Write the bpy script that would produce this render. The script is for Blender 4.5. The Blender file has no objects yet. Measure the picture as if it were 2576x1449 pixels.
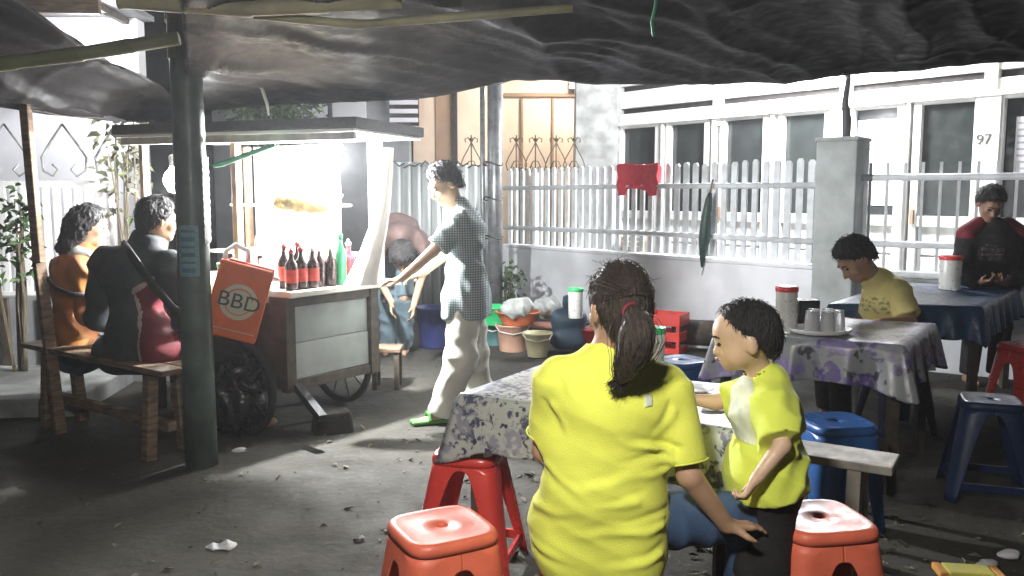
import bpy, math, random
import numpy as np
from mathutils import Vector, Matrix, Euler

scene = bpy.context.scene
col = scene.collection
random.seed(7)
RNG = np.random.default_rng(11)
R = math.radians

# ------------------------------------------------------------------ camera
CAM_Z, FPX, PITCH = 1.42, 2138.0, R(6.257)
cd = bpy.data.cameras.new('camera'); cam = bpy.data.objects.new('camera', cd); col.objects.link(cam)
cam.location = (0, 0, CAM_Z); cam.rotation_euler = (R(90) - PITCH, 0, 0)
cd.sensor_width = 36.0; cd.lens = 36.0 * FPX / 2576.0; cd.clip_start = 0.05; cd.clip_end = 400
scene.camera = cam

# ------------------------------------------------------------------ night sky, moon, exposure
w = bpy.data.worlds.new('World'); scene.world = w; w.use_nodes = True
nt = w.node_tree; nt.nodes.clear()
sky = nt.nodes.new('ShaderNodeTexSky'); sky.sky_type = 'NISHITA'; sky.sun_disc = False
sky.sun_elevation = R(-4); sky.sun_rotation = R(150)
bg = nt.nodes.new('ShaderNodeBackground'); bg.inputs[1].default_value = 0.05
wo = nt.nodes.new('ShaderNodeOutputWorld')
nt.links.new(sky.outputs[0], bg.inputs[0]); nt.links.new(bg.outputs[0], wo.inputs[0])
sd = bpy.data.lights.new('moon', 'SUN'); sd.energy = 0.03; sd.angle = R(0.5); sd.color = (0.85, 0.9, 1.0)
so = bpy.data.objects.new('moon', sd); col.objects.link(so); so.rotation_euler = (R(40), 0, R(-30))
vs = scene.view_settings; vs.view_transform = 'Standard'; vs.look = 'None'; vs.gamma = 1.0; vs.exposure = 0.98
vs.use_curve_mapping = False

# lamp strengths (watts); each light is created with its lamp further down
W_CART, W_CART2, W_PORCH, W_TENT, W_NEIGH, W_PEACH = 400.0, 55.0, 660.0, 98.0, 46.0, 80.0

# ------------------------------------------------------------------ measuring helpers
def at(u, v, Y):
    """point at depth Y seen in the direction (u, v), measured on a 2576 x 1449 print of the photo"""
    a, b = (u - 1288.0) / FPX, (724.5 - v) / FPX
    cp, sp = math.cos(PITCH), math.sin(PITCH)
    t = Y / (cp + b * sp)
    return Vector((a * t, Y, CAM_Z + (-sp + b * cp) * t))
def on(u, v, z=0.0):
    a, b = (u - 1288.0) / FPX, (724.5 - v) / FPX
    cp, sp = math.cos(PITCH), math.sin(PITCH)
    t = (z - CAM_Z) / (-sp + b * cp)
    return Vector((a * t, (cp + b * sp) * t, z))
def V(*a): return Vector(a)

# ------------------------------------------------------------------ materials
MATS = {}
def mat(name, rgb, rough=0.6, var=0.25, scale=6.0, bump=0.15, bscale=60.0, metal=0.0, spec=0.5, rgb2=None,
        emit=None, es=0.0, trans=0.0, alpha=1.0, coords='Object', detail=5.0, ramp=(0.35, 0.65), sss=0.0, stretch=None, sheen=0.0):
    m = bpy.data.materials.new(name); m.use_nodes = True; MATS[name] = m
    t = m.node_tree; n = t.nodes; b = n['Principled BSDF']
    b.inputs['Roughness'].default_value = rough; b.inputs['Metallic'].default_value = metal
    b.inputs['Specular IOR Level'].default_value = spec
    if trans: b.inputs['Transmission Weight'].default_value = trans
    if alpha < 1: b.inputs['Alpha'].default_value = alpha
    if sss: b.inputs['Subsurface Weight'].default_value = sss; b.inputs['Subsurface Radius'].default_value = (0.012, 0.005, 0.003)
    if sheen: b.inputs['Sheen Weight'].default_value = sheen
    if emit: b.inputs['Emission Color'].default_value = (*emit, 1); b.inputs['Emission Strength'].default_value = es
    tc = n.new('ShaderNodeTexCoord'); src = tc.outputs[coords]
    if stretch:
        mp = n.new('ShaderNodeMapping'); mp.inputs['Scale'].default_value = stretch
        t.links.new(src, mp.inputs[0]); src = mp.outputs[0]
    nz = n.new('ShaderNodeTexNoise'); nz.inputs['Scale'].default_value = scale; nz.inputs['Detail'].default_value = detail
    t.links.new(src, nz.inputs['Vector'])
    cr = n.new('ShaderNodeValToRGB')
    c2 = rgb2 if rgb2 else tuple(max(0.0, c * (1 - var)) for c in rgb)
    c1 = rgb if rgb2 else tuple(min(1.0, c * (1 + var * 0.5)) for c in rgb)
    cr.color_ramp.elements[0].position = ramp[0]; cr.color_ramp.elements[1].position = ramp[1]
    cr.color_ramp.elements[0].color = (*c2, 1); cr.color_ramp.elements[1].color = (*c1, 1)
    t.links.new(nz.outputs[0], cr.inputs[0]); t.links.new(cr.outputs[0], b.inputs['Base Color'])
    rr = n.new('ShaderNodeMapRange'); rr.inputs['To Min'].default_value = max(0.02, rough - 0.13 * min(1, rough * 2)); rr.inputs['To Max'].default_value = min(1.0, rough + 0.13)
    n4 = n.new('ShaderNodeTexNoise'); n4.inputs['Scale'].default_value = scale * 2.7 + 3; n4.inputs['Detail'].default_value = 6
    t.links.new(src, n4.inputs['Vector']); rr.inputs['From Min'].default_value = 0.3; rr.inputs['From Max'].default_value = 0.7
    t.links.new(n4.outputs[0], rr.inputs['Value']); t.links.new(rr.outputs[0], b.inputs['Roughness'])
    if bump:
        n2 = n.new('ShaderNodeTexNoise'); n2.inputs['Scale'].default_value = bscale; n2.inputs['Detail'].default_value = 6
        t.links.new(src, n2.inputs['Vector'])
        bp = n.new('ShaderNodeBump'); bp.inputs['Strength'].default_value = bump; bp.inputs['Distance'].default_value = 0.01
        t.links.new(n2.outputs[0], bp.inputs['Height']); t.links.new(bp.outputs[0], b.inputs['Normal'])
    return m
def nodes_of(name): m = MATS[name]; return m.node_tree, m.node_tree.nodes, m.node_tree.nodes['Principled BSDF']

# ------------------------------------------------------------------ object helpers
WM = {}
def tag(o, label=None, cat=None, group=None, kind=None):
    if label: o['label'] = label
    if cat: o['category'] = cat
    if group: o['group'] = group
    if kind: o['kind'] = kind
    return o
def root(name, label, cat, loc, rz=0.0, group=None):
    o = bpy.data.objects.new(name, None); col.objects.link(o); o.empty_display_size = 0.1
    o.location = loc; o.rotation_euler = (0, 0, rz)
    WM[o.name] = Matrix.Translation(Vector(loc)) @ Matrix.Rotation(rz, 4, 'Z')
    return tag(o, label, cat, group)
def link_mesh(name, me, material, parent=None, world=True, smooth=False, loc=None):
    if material: me.materials.append(MATS[material] if isinstance(material, str) else material)
    if smooth: me.polygons.foreach_set('use_smooth', np.ones(len(me.polygons), dtype=bool))
    o = bpy.data.objects.new(name, me); col.objects.link(o)
    if parent is not None:
        o.parent = parent; m = WM[parent.name]; WM[o.name] = m
        if world: me.transform(m.inverted())
    elif loc is not None:
        me.transform(Matrix.Translation(-Vector(loc))); o.location = loc
        WM[o.name] = Matrix.Translation(Vector(loc))
    else: WM[o.name] = Matrix.Identity(4)
    me.update()
    return o
class MB:
    def __init__(s): s.v = []; s.f = []
    def add(s, vs, fs):
        k = len(s.v); s.v += [tuple(p) for p in vs]; s.f += [tuple(i + k for i in f) for f in fs]; return s
    def box(s, c, d, rot=None, taper=1.0):
        x, y, z = (k / 2 for k in d); c = Vector(c)
        pts = [(-x, -y, -z), (x, -y, -z), (x, y, -z), (-x, y, -z), (-x * taper, -y * taper, z), (x * taper, -y * taper, z), (x * taper, y * taper, z), (-x * taper, y * taper, z)]
        M = rot if rot is not None else Matrix.Identity(3)
        return s.add([c + M @ Vector(p) for p in pts], [(3, 2, 1, 0), (4, 5, 6, 7), (0, 1, 5, 4), (1, 2, 6, 5), (2, 3, 7, 6), (3, 0, 4, 7)])
    def beam(s, a, b, w, h, up=(0, 0, 1)):
        a, b = Vector(a), Vector(b); y = (b - a); L = y.length; y.normalize()
        x = y.cross(Vector(up)); x = x.normalized() if x.length > 1e-5 else Vector((1, 0, 0)); z = x.cross(y)
        return s.box((a + b) / 2, (w, L, h), Matrix((x, y, z)).transposed())
    def tube(s, pts, rad, n=10, cap=True, flat=None):
        pts = [Vector(p) for p in pts]; m = len(pts)
        rad = [rad] * m if isinstance(rad, (int, float)) else rad
        vs, fs = [], []; prev = None
        for i, p in enumerate(pts):
            d = (pts[min(i + 1, m - 1)] - pts[max(i - 1, 0)]).normalized()
            if prev is None:
                x = d.orthogonal().normalized()
            else:
                x = (prev - d * prev.dot(d)); x = x.normalized() if x.length > 1e-6 else d.orthogonal().normalized()
            prev = x; y = d.cross(x)
            for j in range(n):
                a = 2 * math.pi * j / n; o = x * math.cos(a) * rad[i] + y * math.sin(a) * rad[i]
                if flat: o -= Vector(flat[0]) * o.dot(Vector(flat[0])) * (1 - flat[1])
                vs.append(p + o)
        for i in range(m - 1):
            for j in range(n):
                k = (j + 1) % n; fs.append((i * n + j, i * n + k, (i + 1) * n + k, (i + 1) * n + j))
        if cap: fs += [tuple(range(n - 1, -1, -1)), tuple((m - 1) * n + j for j in range(n))]
        return s.add(vs, fs)
    def lathe(s, prof, c=(0, 0, 0), n=24, cap0=True, cap1=True, sx=1.0, sy=1.0):
        c = Vector(c); vs, fs = [], []
        for r, z in prof:
            for j in range(n):
                a = 2 * math.pi * j / n; vs.append(c + Vector((r * math.cos(a) * sx, r * math.sin(a) * sy, z)))
        for i in range(len(prof) - 1):
            for j in range(n):
                k = (j + 1) % n; fs.append((i * n + j, i * n + k, (i + 1) * n + k, (i + 1) * n + j))
        if cap0: fs.append(tuple(range(n - 1, -1, -1)))
        if cap1: fs.append(tuple((len(prof) - 1) * n + j for j in range(n)))
        return s.add(vs, fs)
    def prism(s, pts, off):
        pts = [Vector(p) for p in pts]; off = Vector(off); n = len(pts)
        return s.add(pts + [p + off for p in pts], [tuple(range(n - 1, -1, -1)), tuple(range(n, 2 * n))] + [(i, (i + 1) % n, n + (i + 1) % n, n + i) for i in range(n)])
    def build(s, name, material, parent=None, world=True, smooth=False, loc=None, bevel=0.0):
        me = bpy.data.meshes.new(name); me.from_pydata(s.v, [], s.f)
        o = link_mesh(name, me, material, parent, world, smooth, loc)
        if bevel:
            b = o.modifiers.new('bevel', 'BEVEL'); b.width = bevel; b.segments = 2; b.limit_method = 'ANGLE'; b.angle_limit = R(40)
        return o
def copy_tree(o, parent=None):
    c = o.copy(); col.objects.link(c); c.parent = parent
    WM[c.name] = WM.get(o.name, Matrix.Identity(4))
    for ch in list(o.children): copy_tree(ch, c)
    return c
def lamp(name, loc, watts, color=(1, 1, 1), radius=0.03, parent=None):
    l = bpy.data.lights.new(name, 'POINT'); l.energy = watts; l.color = color; l.shadow_soft_size = radius
    o = bpy.data.objects.new(name, l); col.objects.link(o)
    if parent is not None: o.parent = parent; o.matrix_local = WM[parent.name].inverted() @ Matrix.Translation(Vector(loc))
    else: o.location = loc
    return o
def text_mesh(name, body, size, M, material, parent, depth=0.002):
    cu = bpy.data.curves.new('lettering', 'FONT'); cu.body = body; cu.size = size; cu.extrude = depth; cu.align_x = 'CENTER'; cu.align_y = 'CENTER'
    o = bpy.data.objects.new('lettering', cu); col.objects.link(o); dg = bpy.context.evaluated_depsgraph_get()
    me = bpy.data.meshes.new_from_object(o.evaluated_get(dg)); bpy.data.objects.remove(o); bpy.data.curves.remove(cu)
    me.materials.clear(); me.transform(M)
    return link_mesh(name, me, material, parent)

# ------------------------------------------------------------------ distance-field bodies (surface nets)
def cap(a, b, ra, rb=None, k=0.02, sq=None, flat=False, op='u'):
    return dict(t='c', a=np.array(a, float), b=np.array(b, float), ra=ra, rb=ra if rb is None else rb, k=k, sq=sq, flat=flat, op=op)
def ell(c, r, M=None, k=0.02, op='u'):
    return dict(t='e', c=np.array(c, float), r=np.array(r, float), M=np.eye(3) if M is None else np.array(M, float), k=k, op=op)
def half(p, n, k=0.004):      # keeps the side the normal points away from
    n = np.array(n, float); return dict(t='h', p=np.array(p, float), n=n / np.linalg.norm(n), k=k, op='i')
def sdf(prims, h):
    lo, hi = np.full(3, 1e9), np.full(3, -1e9)
    for p in prims:
        if p['op'] == 'i' and p['t'] == 'h': continue
        if p['t'] == 'c':
            r = max(p['ra'], p['rb']); p['lo'] = np.minimum(p['a'], p['b']) - r; p['hi'] = np.maximum(p['a'], p['b']) + r
        else:
            r = p['r'].max(); p['lo'] = p['c'] - r; p['hi'] = p['c'] + r
        if p['op'] == 'u': lo = np.minimum(lo, p['lo']); hi = np.maximum(hi, p['hi'])
    lo -= 0.03 + 3 * h; hi += 0.03 + 3 * h
    n = np.ceil((hi - lo) / h).astype(int) + 1
    F = np.full(n, 1.0, np.float32)
    for p in prims:
        if p['t'] == 'h': i0, i1 = np.zeros(3, int), n
        else:
            pad = p['k'] + 4 * h
            i0 = np.clip(np.floor((p['lo'] - pad - lo) / h).astype(int), 0, n); i1 = np.clip(np.ceil((p['hi'] + pad - lo) / h).astype(int) + 1, 0, n)
        if (i1 <= i0).any(): continue
        ax = [(lo[d] + h * np.arange(i0[d], i1[d])).astype(np.float32) for d in range(3)]
        X, Y, Z = ax[0][:, None, None], ax[1][None, :, None], ax[2][None, None, :]
        if p['t'] == 'h':
            D = (X - p['p'][0]) * p['n'][0] + (Y - p['p'][1]) * p['n'][1] + (Z - p['p'][2]) * p['n'][2]
        elif p['t'] == 'c':
            ba = p['b'] - p['a']; L2 = max(ba @ ba, 1e-9); L = math.sqrt(L2)
            x, y, z = X - p['a'][0], Y - p['a'][1], Z - p['a'][2]
            t0 = (x * ba[0] + y * ba[1] + z * ba[2]) / L2; t = np.clip(t0, 0, 1)
            wx, wy, wz = x - t * ba[0], y - t * ba[1], z - t * ba[2]
            if p['flat']: wx, wy, wz = x - t0 * ba[0], y - t0 * ba[1], z - t0 * ba[2]
            if p['sq'] is not None:
                q, s_ = p['sq']; dn = (wx * q[0] + wy * q[1] + wz * q[2]) * (1 / s_ - 1)
                wx, wy, wz = wx + dn * q[0], wy + dn * q[1], wz + dn * q[2]
            D = np.sqrt(wx * wx + wy * wy + wz * wz) - (p['ra'] + (p['rb'] - p['ra']) * t)
            if p['flat']: D = np.maximum(D, np.maximum(-t0 * L, (t0 - 1) * L))
        else:
            x, y, z = X - p['c'][0], Y - p['c'][1], Z - p['c'][2]; M = p['M']; r = p['r']
            q = [(x * M[0, i] + y * M[1, i] + z * M[2, i]) for i in range(3)]
            k0 = np.sqrt(sum((q[i] / r[i]) ** 2 for i in range(3))); k1 = np.sqrt(sum((q[i] / r[i] ** 2) ** 2 for i in range(3)))
            D = k0 * (k0 - 1) / np.maximum(k1, 1e-6)
        sl = tuple(slice(i0[d], i1[d]) for d in range(3)); A = F[sl]; k = max(p['k'], 1e-4)
        if p['op'] == 'u': hh = np.maximum(k - np.abs(A - D), 0) / k; F[sl] = np.minimum(A, D) - hh * hh * k * 0.25
        else:
            B = -D if p['op'] == 's' else D
            hh = np.maximum(k - np.abs(A - B), 0) / k; F[sl] = np.maximum(A, B) + hh * hh * k * 0.25
    return F, lo
def snets(F, lo, h):
    s = F < 0; n = F.shape
    c = np.zeros((n[0] - 1, n[1] - 1, n[2] - 1), np.int8)
    for i in (0, 1):
        for j in (0, 1):
            for k in (0, 1): c += s[i:n[0] - 1 + i, j:n[1] - 1 + j, k:n[2] - 1 + k]
    m = (c > 0) & (c < 8); ijk = np.argwhere(m); N = len(ijk)
    idx = np.full(c.shape, -1, np.int32); idx[m] = np.arange(N)
    pos = np.zeros((N, 3)); cnt = np.zeros(N)
    for a in range(3):
        o1, o2 = [(x) for x in range(3) if x != a]
        for p in (0, 1):
            for q in (0, 1):
                e0 = np.zeros(3, int); e0[o1] = p; e0[o2] = q; e1 = e0.copy(); e1[a] = 1
                v0 = F[tuple((ijk + e0).T)]; v1 = F[tuple((ijk + e1).T)]; cr = (v0 < 0) != (v1 < 0)
                t = np.where(cr, v0 / np.where(cr, v0 - v1, 1), 0)
                P = e0 + t[:, None] * (e1 - e0); pos += P * cr[:, None]; cnt += cr
    verts = lo + h * (ijk + pos / cnt[:, None]); faces = []
    for a in range(3):
        o1, o2 = (a + 1) % 3, (a + 2) % 3
        sl0 = [slice(None)] * 3; sl1 = [slice(None)] * 3; sl0[a] = slice(0, -1); sl1[a] = slice(1, None)
        d = s[tuple(sl0)] != s[tuple(sl1)]; E = np.argwhere(d)
        E = E[(E[:, o1] > 0) & (E[:, o2] > 0) & (E[:, o1] < n[o1] - 1) & (E[:, o2] < n[o2] - 1)]
        if not len(E): continue
        u1 = np.zeros(3, int); u1[o1] = 1; u2 = np.zeros(3, int); u2[o2] = 1
        q = np.stack([idx[tuple((E - u1 - u2).T)], idx[tuple((E - u2).T)], idx[tuple(E.T)], idx[tuple((E - u1).T)]], 1)
        inside = s[tuple(E.T)]; q[~inside] = q[~inside][:, ::-1]; faces.append(q)
    Q = np.concatenate(faces); Q = Q[(Q >= 0).all(1)]
    return verts, Q
def vnormals(v, q):
    n = np.cross(v[q[:, 2]] - v[q[:, 0]], v[q[:, 3]] - v[q[:, 1]]); N = np.zeros_like(v)
    for i in range(4): np.add.at(N, q[:, i], n)
    return N / np.maximum(np.linalg.norm(N, axis=1, keepdims=True), 1e-9)
def vnoise(p, seed=0):
    i = np.floor(p).astype(np.int64); f = p - i; f = f * f * (3 - 2 * f); out = 0
    for a in (0, 1):
        for b in (0, 1):
            for c in (0, 1):
                h_ = (i[:, 0] + a) * 374761393 + (i[:, 1] + b) * 668265263 + (i[:, 2] + c) * 2147483647 + seed * 974711
                h_ = (h_ ^ (h_ >> 13)) * 1274126177; h_ = ((h_ ^ (h_ >> 16)) & 0xFFFF) / 65535.0
                wgt = (f[:, 0] if a else 1 - f[:, 0]) * (f[:, 1] if b else 1 - f[:, 1]) * (f[:, 2] if c else 1 - f[:, 2]); out = out + wgt * h_
    return out * 2 - 1
def blob(name, prims, h, material, parent, disp=None, smooth_it=1, loc=None):
    F, lo = sdf(prims, h); v, q = snets(F, lo, h)
    for _ in range(smooth_it):
        S = np.zeros_like(v); C = np.zeros(len(v))
        for i in range(4):
            j = q[:, (i + 1) % 4]; np.add.at(S, q[:, i], v[j]); np.add.at(C, q[:, i], 1)
            np.add.at(S, j, v[q[:, i]]); np.add.at(C, j, 1)
        v = v * 0.5 + 0.5 * S / np.maximum(C, 1)[:, None]
    if disp is not None: v = v + vnormals(v, q) * disp(v)[:, None]
    me = bpy.data.meshes.new(name); me.vertices.add(len(v)); me.vertices.foreach_set('co', v.astype(np.float32).ravel())
    me.loops.add(len(q) * 4); me.polygons.add(len(q)); me.loops.foreach_set('vertex_index', q.astype(np.int32).ravel())
    me.polygons.foreach_set('loop_start', np.arange(0, len(q) * 4, 4, dtype=np.int32)); me.update(calc_edges=True); me.validate()
    return link_mesh(name, me, material, parent, smooth=True, loc=loc)
def folds(amp=0.006, dirs=((0.3, 0.2, 1.0),), freq=55.0, warp=0.12, seed=1, lump=0.006, lscale=9.0):
    """cloth creases: ridged waves along the given directions, warped and faded in and out"""
    def f(p):
        q = p + warp * 0.35 * np.stack([vnoise(p * 5 + 11 * k, seed + k) for k in range(3)], 1)
        o = lump * vnoise(p * lscale, seed + 5)
        for i, d in enumerate(dirs):
            d = np.array(d, float); d /= np.linalg.norm(d)
            s_ = 1 - 2 * np.abs(np.sin(q @ d * freq * (1 + 0.3 * i)))
            mask = np.clip(vnoise(p * 6.0 + 31 * i, seed + 9 + i) * 1.6 + 0.25, 0, 1)
            o = o + amp * s_ * mask
        return o
    return f
# ------------------------------------------------------------------ palette
mat('ground', (0.058, 0.053, 0.042), 0.92, scale=0.8, rgb2=(0.016, 0.016, 0.0125), bump=0.6, bscale=22, detail=9, ramp=(0.3, 0.72))
mat('concrete', (0.33, 0.34, 0.33), 0.85, 0.35, 5, 0.3, 50)
mat('pillar_grey', (0.46, 0.49, 0.48), 0.85, 0.25, 4, 0.25, 60)
mat('low_wall', (0.83, 0.84, 0.87), 0.8, 0.16, 2.2, 0.12, 40, detail=8)
mat('white_paint', (0.80, 0.80, 0.78), 0.5, 0.1, 5, 0.05)
mat('fence_white', (0.72, 0.745, 0.76), 0.5, 0.15, 9, 0.06)
mat('house_white', (0.78, 0.78, 0.75), 0.6, 0.16, 3, 0.05, stretch=(1, 1, .25), detail=8)
mat('glass_dark', (0.028, 0.033, 0.032), 0.10, 0.3, 3, 0.02, 4, spec=0.6)
mat('slot_dark', (0.02, 0.017, 0.016), 0.8, 0.3)
mat('roof_tile', (0.33, 0.07, 0.04), 0.7, 0.4, 14)
mat('peach', (0.76, 0.60, 0.46), 0.8, 0.12, 2.0, 0.08)
mat('peach_brown', (0.34, 0.22, 0.14), 0.8, 0.2, 3, 0.08)
mat('iron_brown', (0.11, 0.075, 0.05), 0.6, 0.4, 20)
mat('zinc', (0.52, 0.55, 0.54), 0.5, 0.35, 6, 0.1, 30, metal=0.15, stretch=(1, 1, 0.15))
mat('pipe_grey', (0.30, 0.31, 0.32), 0.35, 0.35, 8, 0.05, metal=0.5)
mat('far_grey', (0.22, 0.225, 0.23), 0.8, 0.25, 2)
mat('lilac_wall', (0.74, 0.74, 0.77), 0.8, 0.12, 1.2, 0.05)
mat('dark_metal', (0.05, 0.05, 0.055), 0.5, 0.3)
mat('wood', (0.20, 0.135, 0.085), 0.7, 0.45, 9, 0.3, 30, stretch=(1, 1, 6))
mat('wood_dark', (0.065, 0.05, 0.036), 0.7, 0.4, 9, 0.3, 30)
mat('wood_pale', (0.42, 0.36, 0.27), 0.65, 0.4, 7, 0.25, 40, stretch=(6, 1, 1))
mat('wood_grey', (0.33, 0.31, 0.27), 0.7, 0.4, 8, 0.3, 40)
mat('bamboo', (0.42, 0.40, 0.26), 0.55, 0.35, 5, 0.15, 25)
mat('bamboo_green', (0.20, 0.22, 0.105), 0.55, 0.35, 5, 0.15, 25)
mat('post_green', (0.085, 0.115, 0.10), 0.38, 0.4, 6, 0.15, 30)
mat('tarp', (0.027, 0.026, 0.029), 0.5, 0.14, 5.0, 0.10, 30, detail=8, spec=0.05)
mat('leaf', (0.075, 0.13, 0.045), 0.5, 0.5, 6, 0.05, rgb2=(0.03, 0.06, 0.02))
mat('leaf_dull', (0.16, 0.15, 0.09), 0.6, 0.5, 6, 0.05, rgb2=(0.05, 0.07, 0.03))
mat('stem', (0.10, 0.08, 0.05), 0.8)
mat('wire', (0.03, 0.035, 0.03), 0.6)
mat('twine_green', (0.03, 0.22, 0.13), 0.5)
mat('lamp_glow', (1, 1, 1), 0.4, 0, bump=0, emit=(0.96, 0.98, 1.0), es=60)
mat('lamp_soft', (1, 1, 1), 0.4, 0, bump=0, emit=(0.93, 0.95, 1.0), es=12)
mat('socket', (0.10, 0.10, 0.10), 0.5)
mat('paper_white', (0.74, 0.72, 0.76), 0.7, 0.1, 4, 0.03)
mat('print_pink', (0.64, 0.50, 0.58), 0.7)
mat('print_grey', (0.38, 0.40, 0.40), 0.7)
mat('ink', (0.05, 0.05, 0.045), 0.6); mat('number_grey', (0.07, 0.07, 0.065), 0.6)
mat('red_cloth', (0.80, 0.055, 0.09), 0.8, 0.15, 12, 0.2, 90)
mat('umbrella_green', (0.02, 0.055, 0.045), 0.5, 0.4, 20)

# ground: stain/debris layer mixed in
t_, n_, b_ = nodes_of('ground')
nz = n_.new('ShaderNodeTexNoise'); nz.inputs['Scale'].default_value = 26; nz.inputs['Detail'].default_value = 8
tc = n_.new('ShaderNodeTexCoord'); t_.links.new(tc.outputs['Object'], nz.inputs[0])
cr = n_.new('ShaderNodeValToRGB'); cr.color_ramp.elements[0].position = 0.54; cr.color_ramp.elements[1].position = 0.80
mx = n_.new('ShaderNodeMix'); mx.data_type = 'RGBA'; mx.inputs['B'].default_value = (0.062, 0.056, 0.040, 1)
old = b_.inputs['Base Color'].links[0].from_socket
t_.links.new(nz.outputs[0], cr.inputs[0]); t_.links.new(cr.outputs[0], mx.inputs['Factor']); t_.links.new(old, mx.inputs['A']); t_.links.new(mx.outputs['Result'], b_.inputs['Base Color'])

# low wall: no streaks drawn, only its base tone with random variation
# ------------------------------------------------------------------ ground
def ground_z(x, y): return 0.012 * math.sin(x * 2.3 + y) * math.sin(y * 1.7 - x * 0.6)
g = MB(); NX = NY = 90
xs = [-60, -30, -14] + list(np.linspace(-7, 8, NX)) + [14, 30, 60]; ys = [-30, -10] + list(np.linspace(-3, 12, NY)) + [20, 40, 90]
g.v = [(x, y, ground_z(x, y) if abs(x) < 8 and -3 < y < 12 else 0.0) for y in ys for x in xs]
g.f = [(j * len(xs) + i, j * len(xs) + i + 1, (j + 1) * len(xs) + i + 1, (j + 1) * len(xs) + i) for j in range(len(ys) - 1) for i in range(len(xs) - 1)]
tag(g.build('ground', 'ground', smooth=True), kind='structure')
# scraps, dry leaves and pebbles nobody could count
bits = MB()
for i in range(2200):
    x, y = random.uniform(-3.8, 4.5), random.uniform(1.2, 8.0)
    if i % 3 == 0: x, y = random.gauss(0.2, 0.9), random.gauss(3.6, 0.9)
    if i % 5 == 0: x, y = random.uniform(0.6, 3.2), random.uniform(1.6, 3.6)
    s = random.uniform(0.003, 0.012) if i % 6 else random.uniform(0.012, 0.026); a = random.uniform(0, 6.28); z = ground_z(x, y) + 0.004
    M = Euler((random.gauss(0, 0.35), random.gauss(0, 0.35), a)).to_matrix(); c = Vector((x, y, z + s * 0.25))
    bits.add([c + M @ Vector(p) for p in ((-s, -s * .5, 0), (s * .2, -s * .6, s * .2), (s * 1.3, 0, 0), (s * .1, s * .6, s * .15), (0, 0, -s * .3))], [(0, 1, 2, 3), (4, 1, 0), (4, 2, 1), (4, 3, 2), (4, 0, 3)])
mat('scraps', (0.17, 0.155, 0.11), 0.9, 0.5, 9, 0.1, rgb2=(0.05, 0.05, 0.035))
tag(bits.build('ground_litter', 'scraps'), 'dry leaves and scraps scattered over the dark ground', 'litter', kind='stuff')

# raised concrete edge at the far left and the drain kerb along the low wall
st = MB(); p = on(150, 1062)
st.box((p.x - 1.25, p.y + 0.62, 0.055), (2.5, 1.3, 0.15), Matrix.Rotation(R(6), 3, 'Z'))
tag(st.build('pavement', 'concrete', bevel=0.015), kind='structure')

# ------------------------------------------------------------------ white house on the right
HA = math.atan2(-0.768, 0.640); HO = V(1.82, 12.5, 0)
def s_at(u, O, ang):
    dx, dy = math.cos(ang), math.sin(ang); r = (u - 1288.0) / FPX
    return (r * O.y - O.x) / (dx - r * dy)
house = root('white_house', 'white single storey house with a row of tall glazed doors behind the fence', 'house', HO, HA)
def hs(u): return s_at(u, HO, HA)
S0, S1 = hs(1480), hs(2576) + 3.2
b = MB(); b.box(((S0 + S1) / 2, 0.20, 1.8), (S1 - S0, 0.16, 3.6)); b.build('wall', 'house_white', house, world=False)
b = MB(); b.box(((S0 + S1) / 2, 0.02, 0.12), (S1 - S0, 0.5, 0.24)); b.build('plinth', 'concrete', house, world=False, bevel=0.01)
# bands between and above the long ventilation slots, with mullions standing proud
for z0, z1 in ((2.48, 2.60), (2.68, 2.92), (3.0, 3.34)):
    b = MB(); b.box(((S0 + S1) / 2, 0.065, (z0 + z1) / 2), (S1 - S0, 0.11, z1 - z0)); b.build('wall_band', 'house_white', house, world=False, bevel=0.006)
for z0, z1 in ((2.60, 2.68), (2.92, 3.0)):
    b = MB(); b.box(((S0 + S1) / 2, 0.10, (z0 + z1) / 2), (S1 - S0, 0.03, z1 - z0 - 0.004)); b.build('vent_slot', 'slot_dark', house, world=False)
for u in (1545, 1795, 2110, 2470):
    s = hs(u); b = MB(); b.box((s, 0.035, 2.66), (0.13, 0.09, 0.66)); b.build('mullion', 'house_white', house, world=False, bevel=0.005)
b = MB(); b.box(((S0 + S1) / 2, -0.015, 2.445), (S1 - S0, 0.10, 0.05)); b.build('ledge', 'house_white', house, world=False, bevel=0.008)
b = MB(); b.box((hs(1512), 0.04, 1.6), (hs(1555) - hs(1470), 0.22, 3.2)); b.build('corner_column', 'concrete', house, world=False, bevel=0.01)
WIN = [(1562, 1643), (1681, 1765), (1817, 1910), (1962, 2062), (2137, 2242), (2302, 2433), (2507, 2640)]
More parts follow.
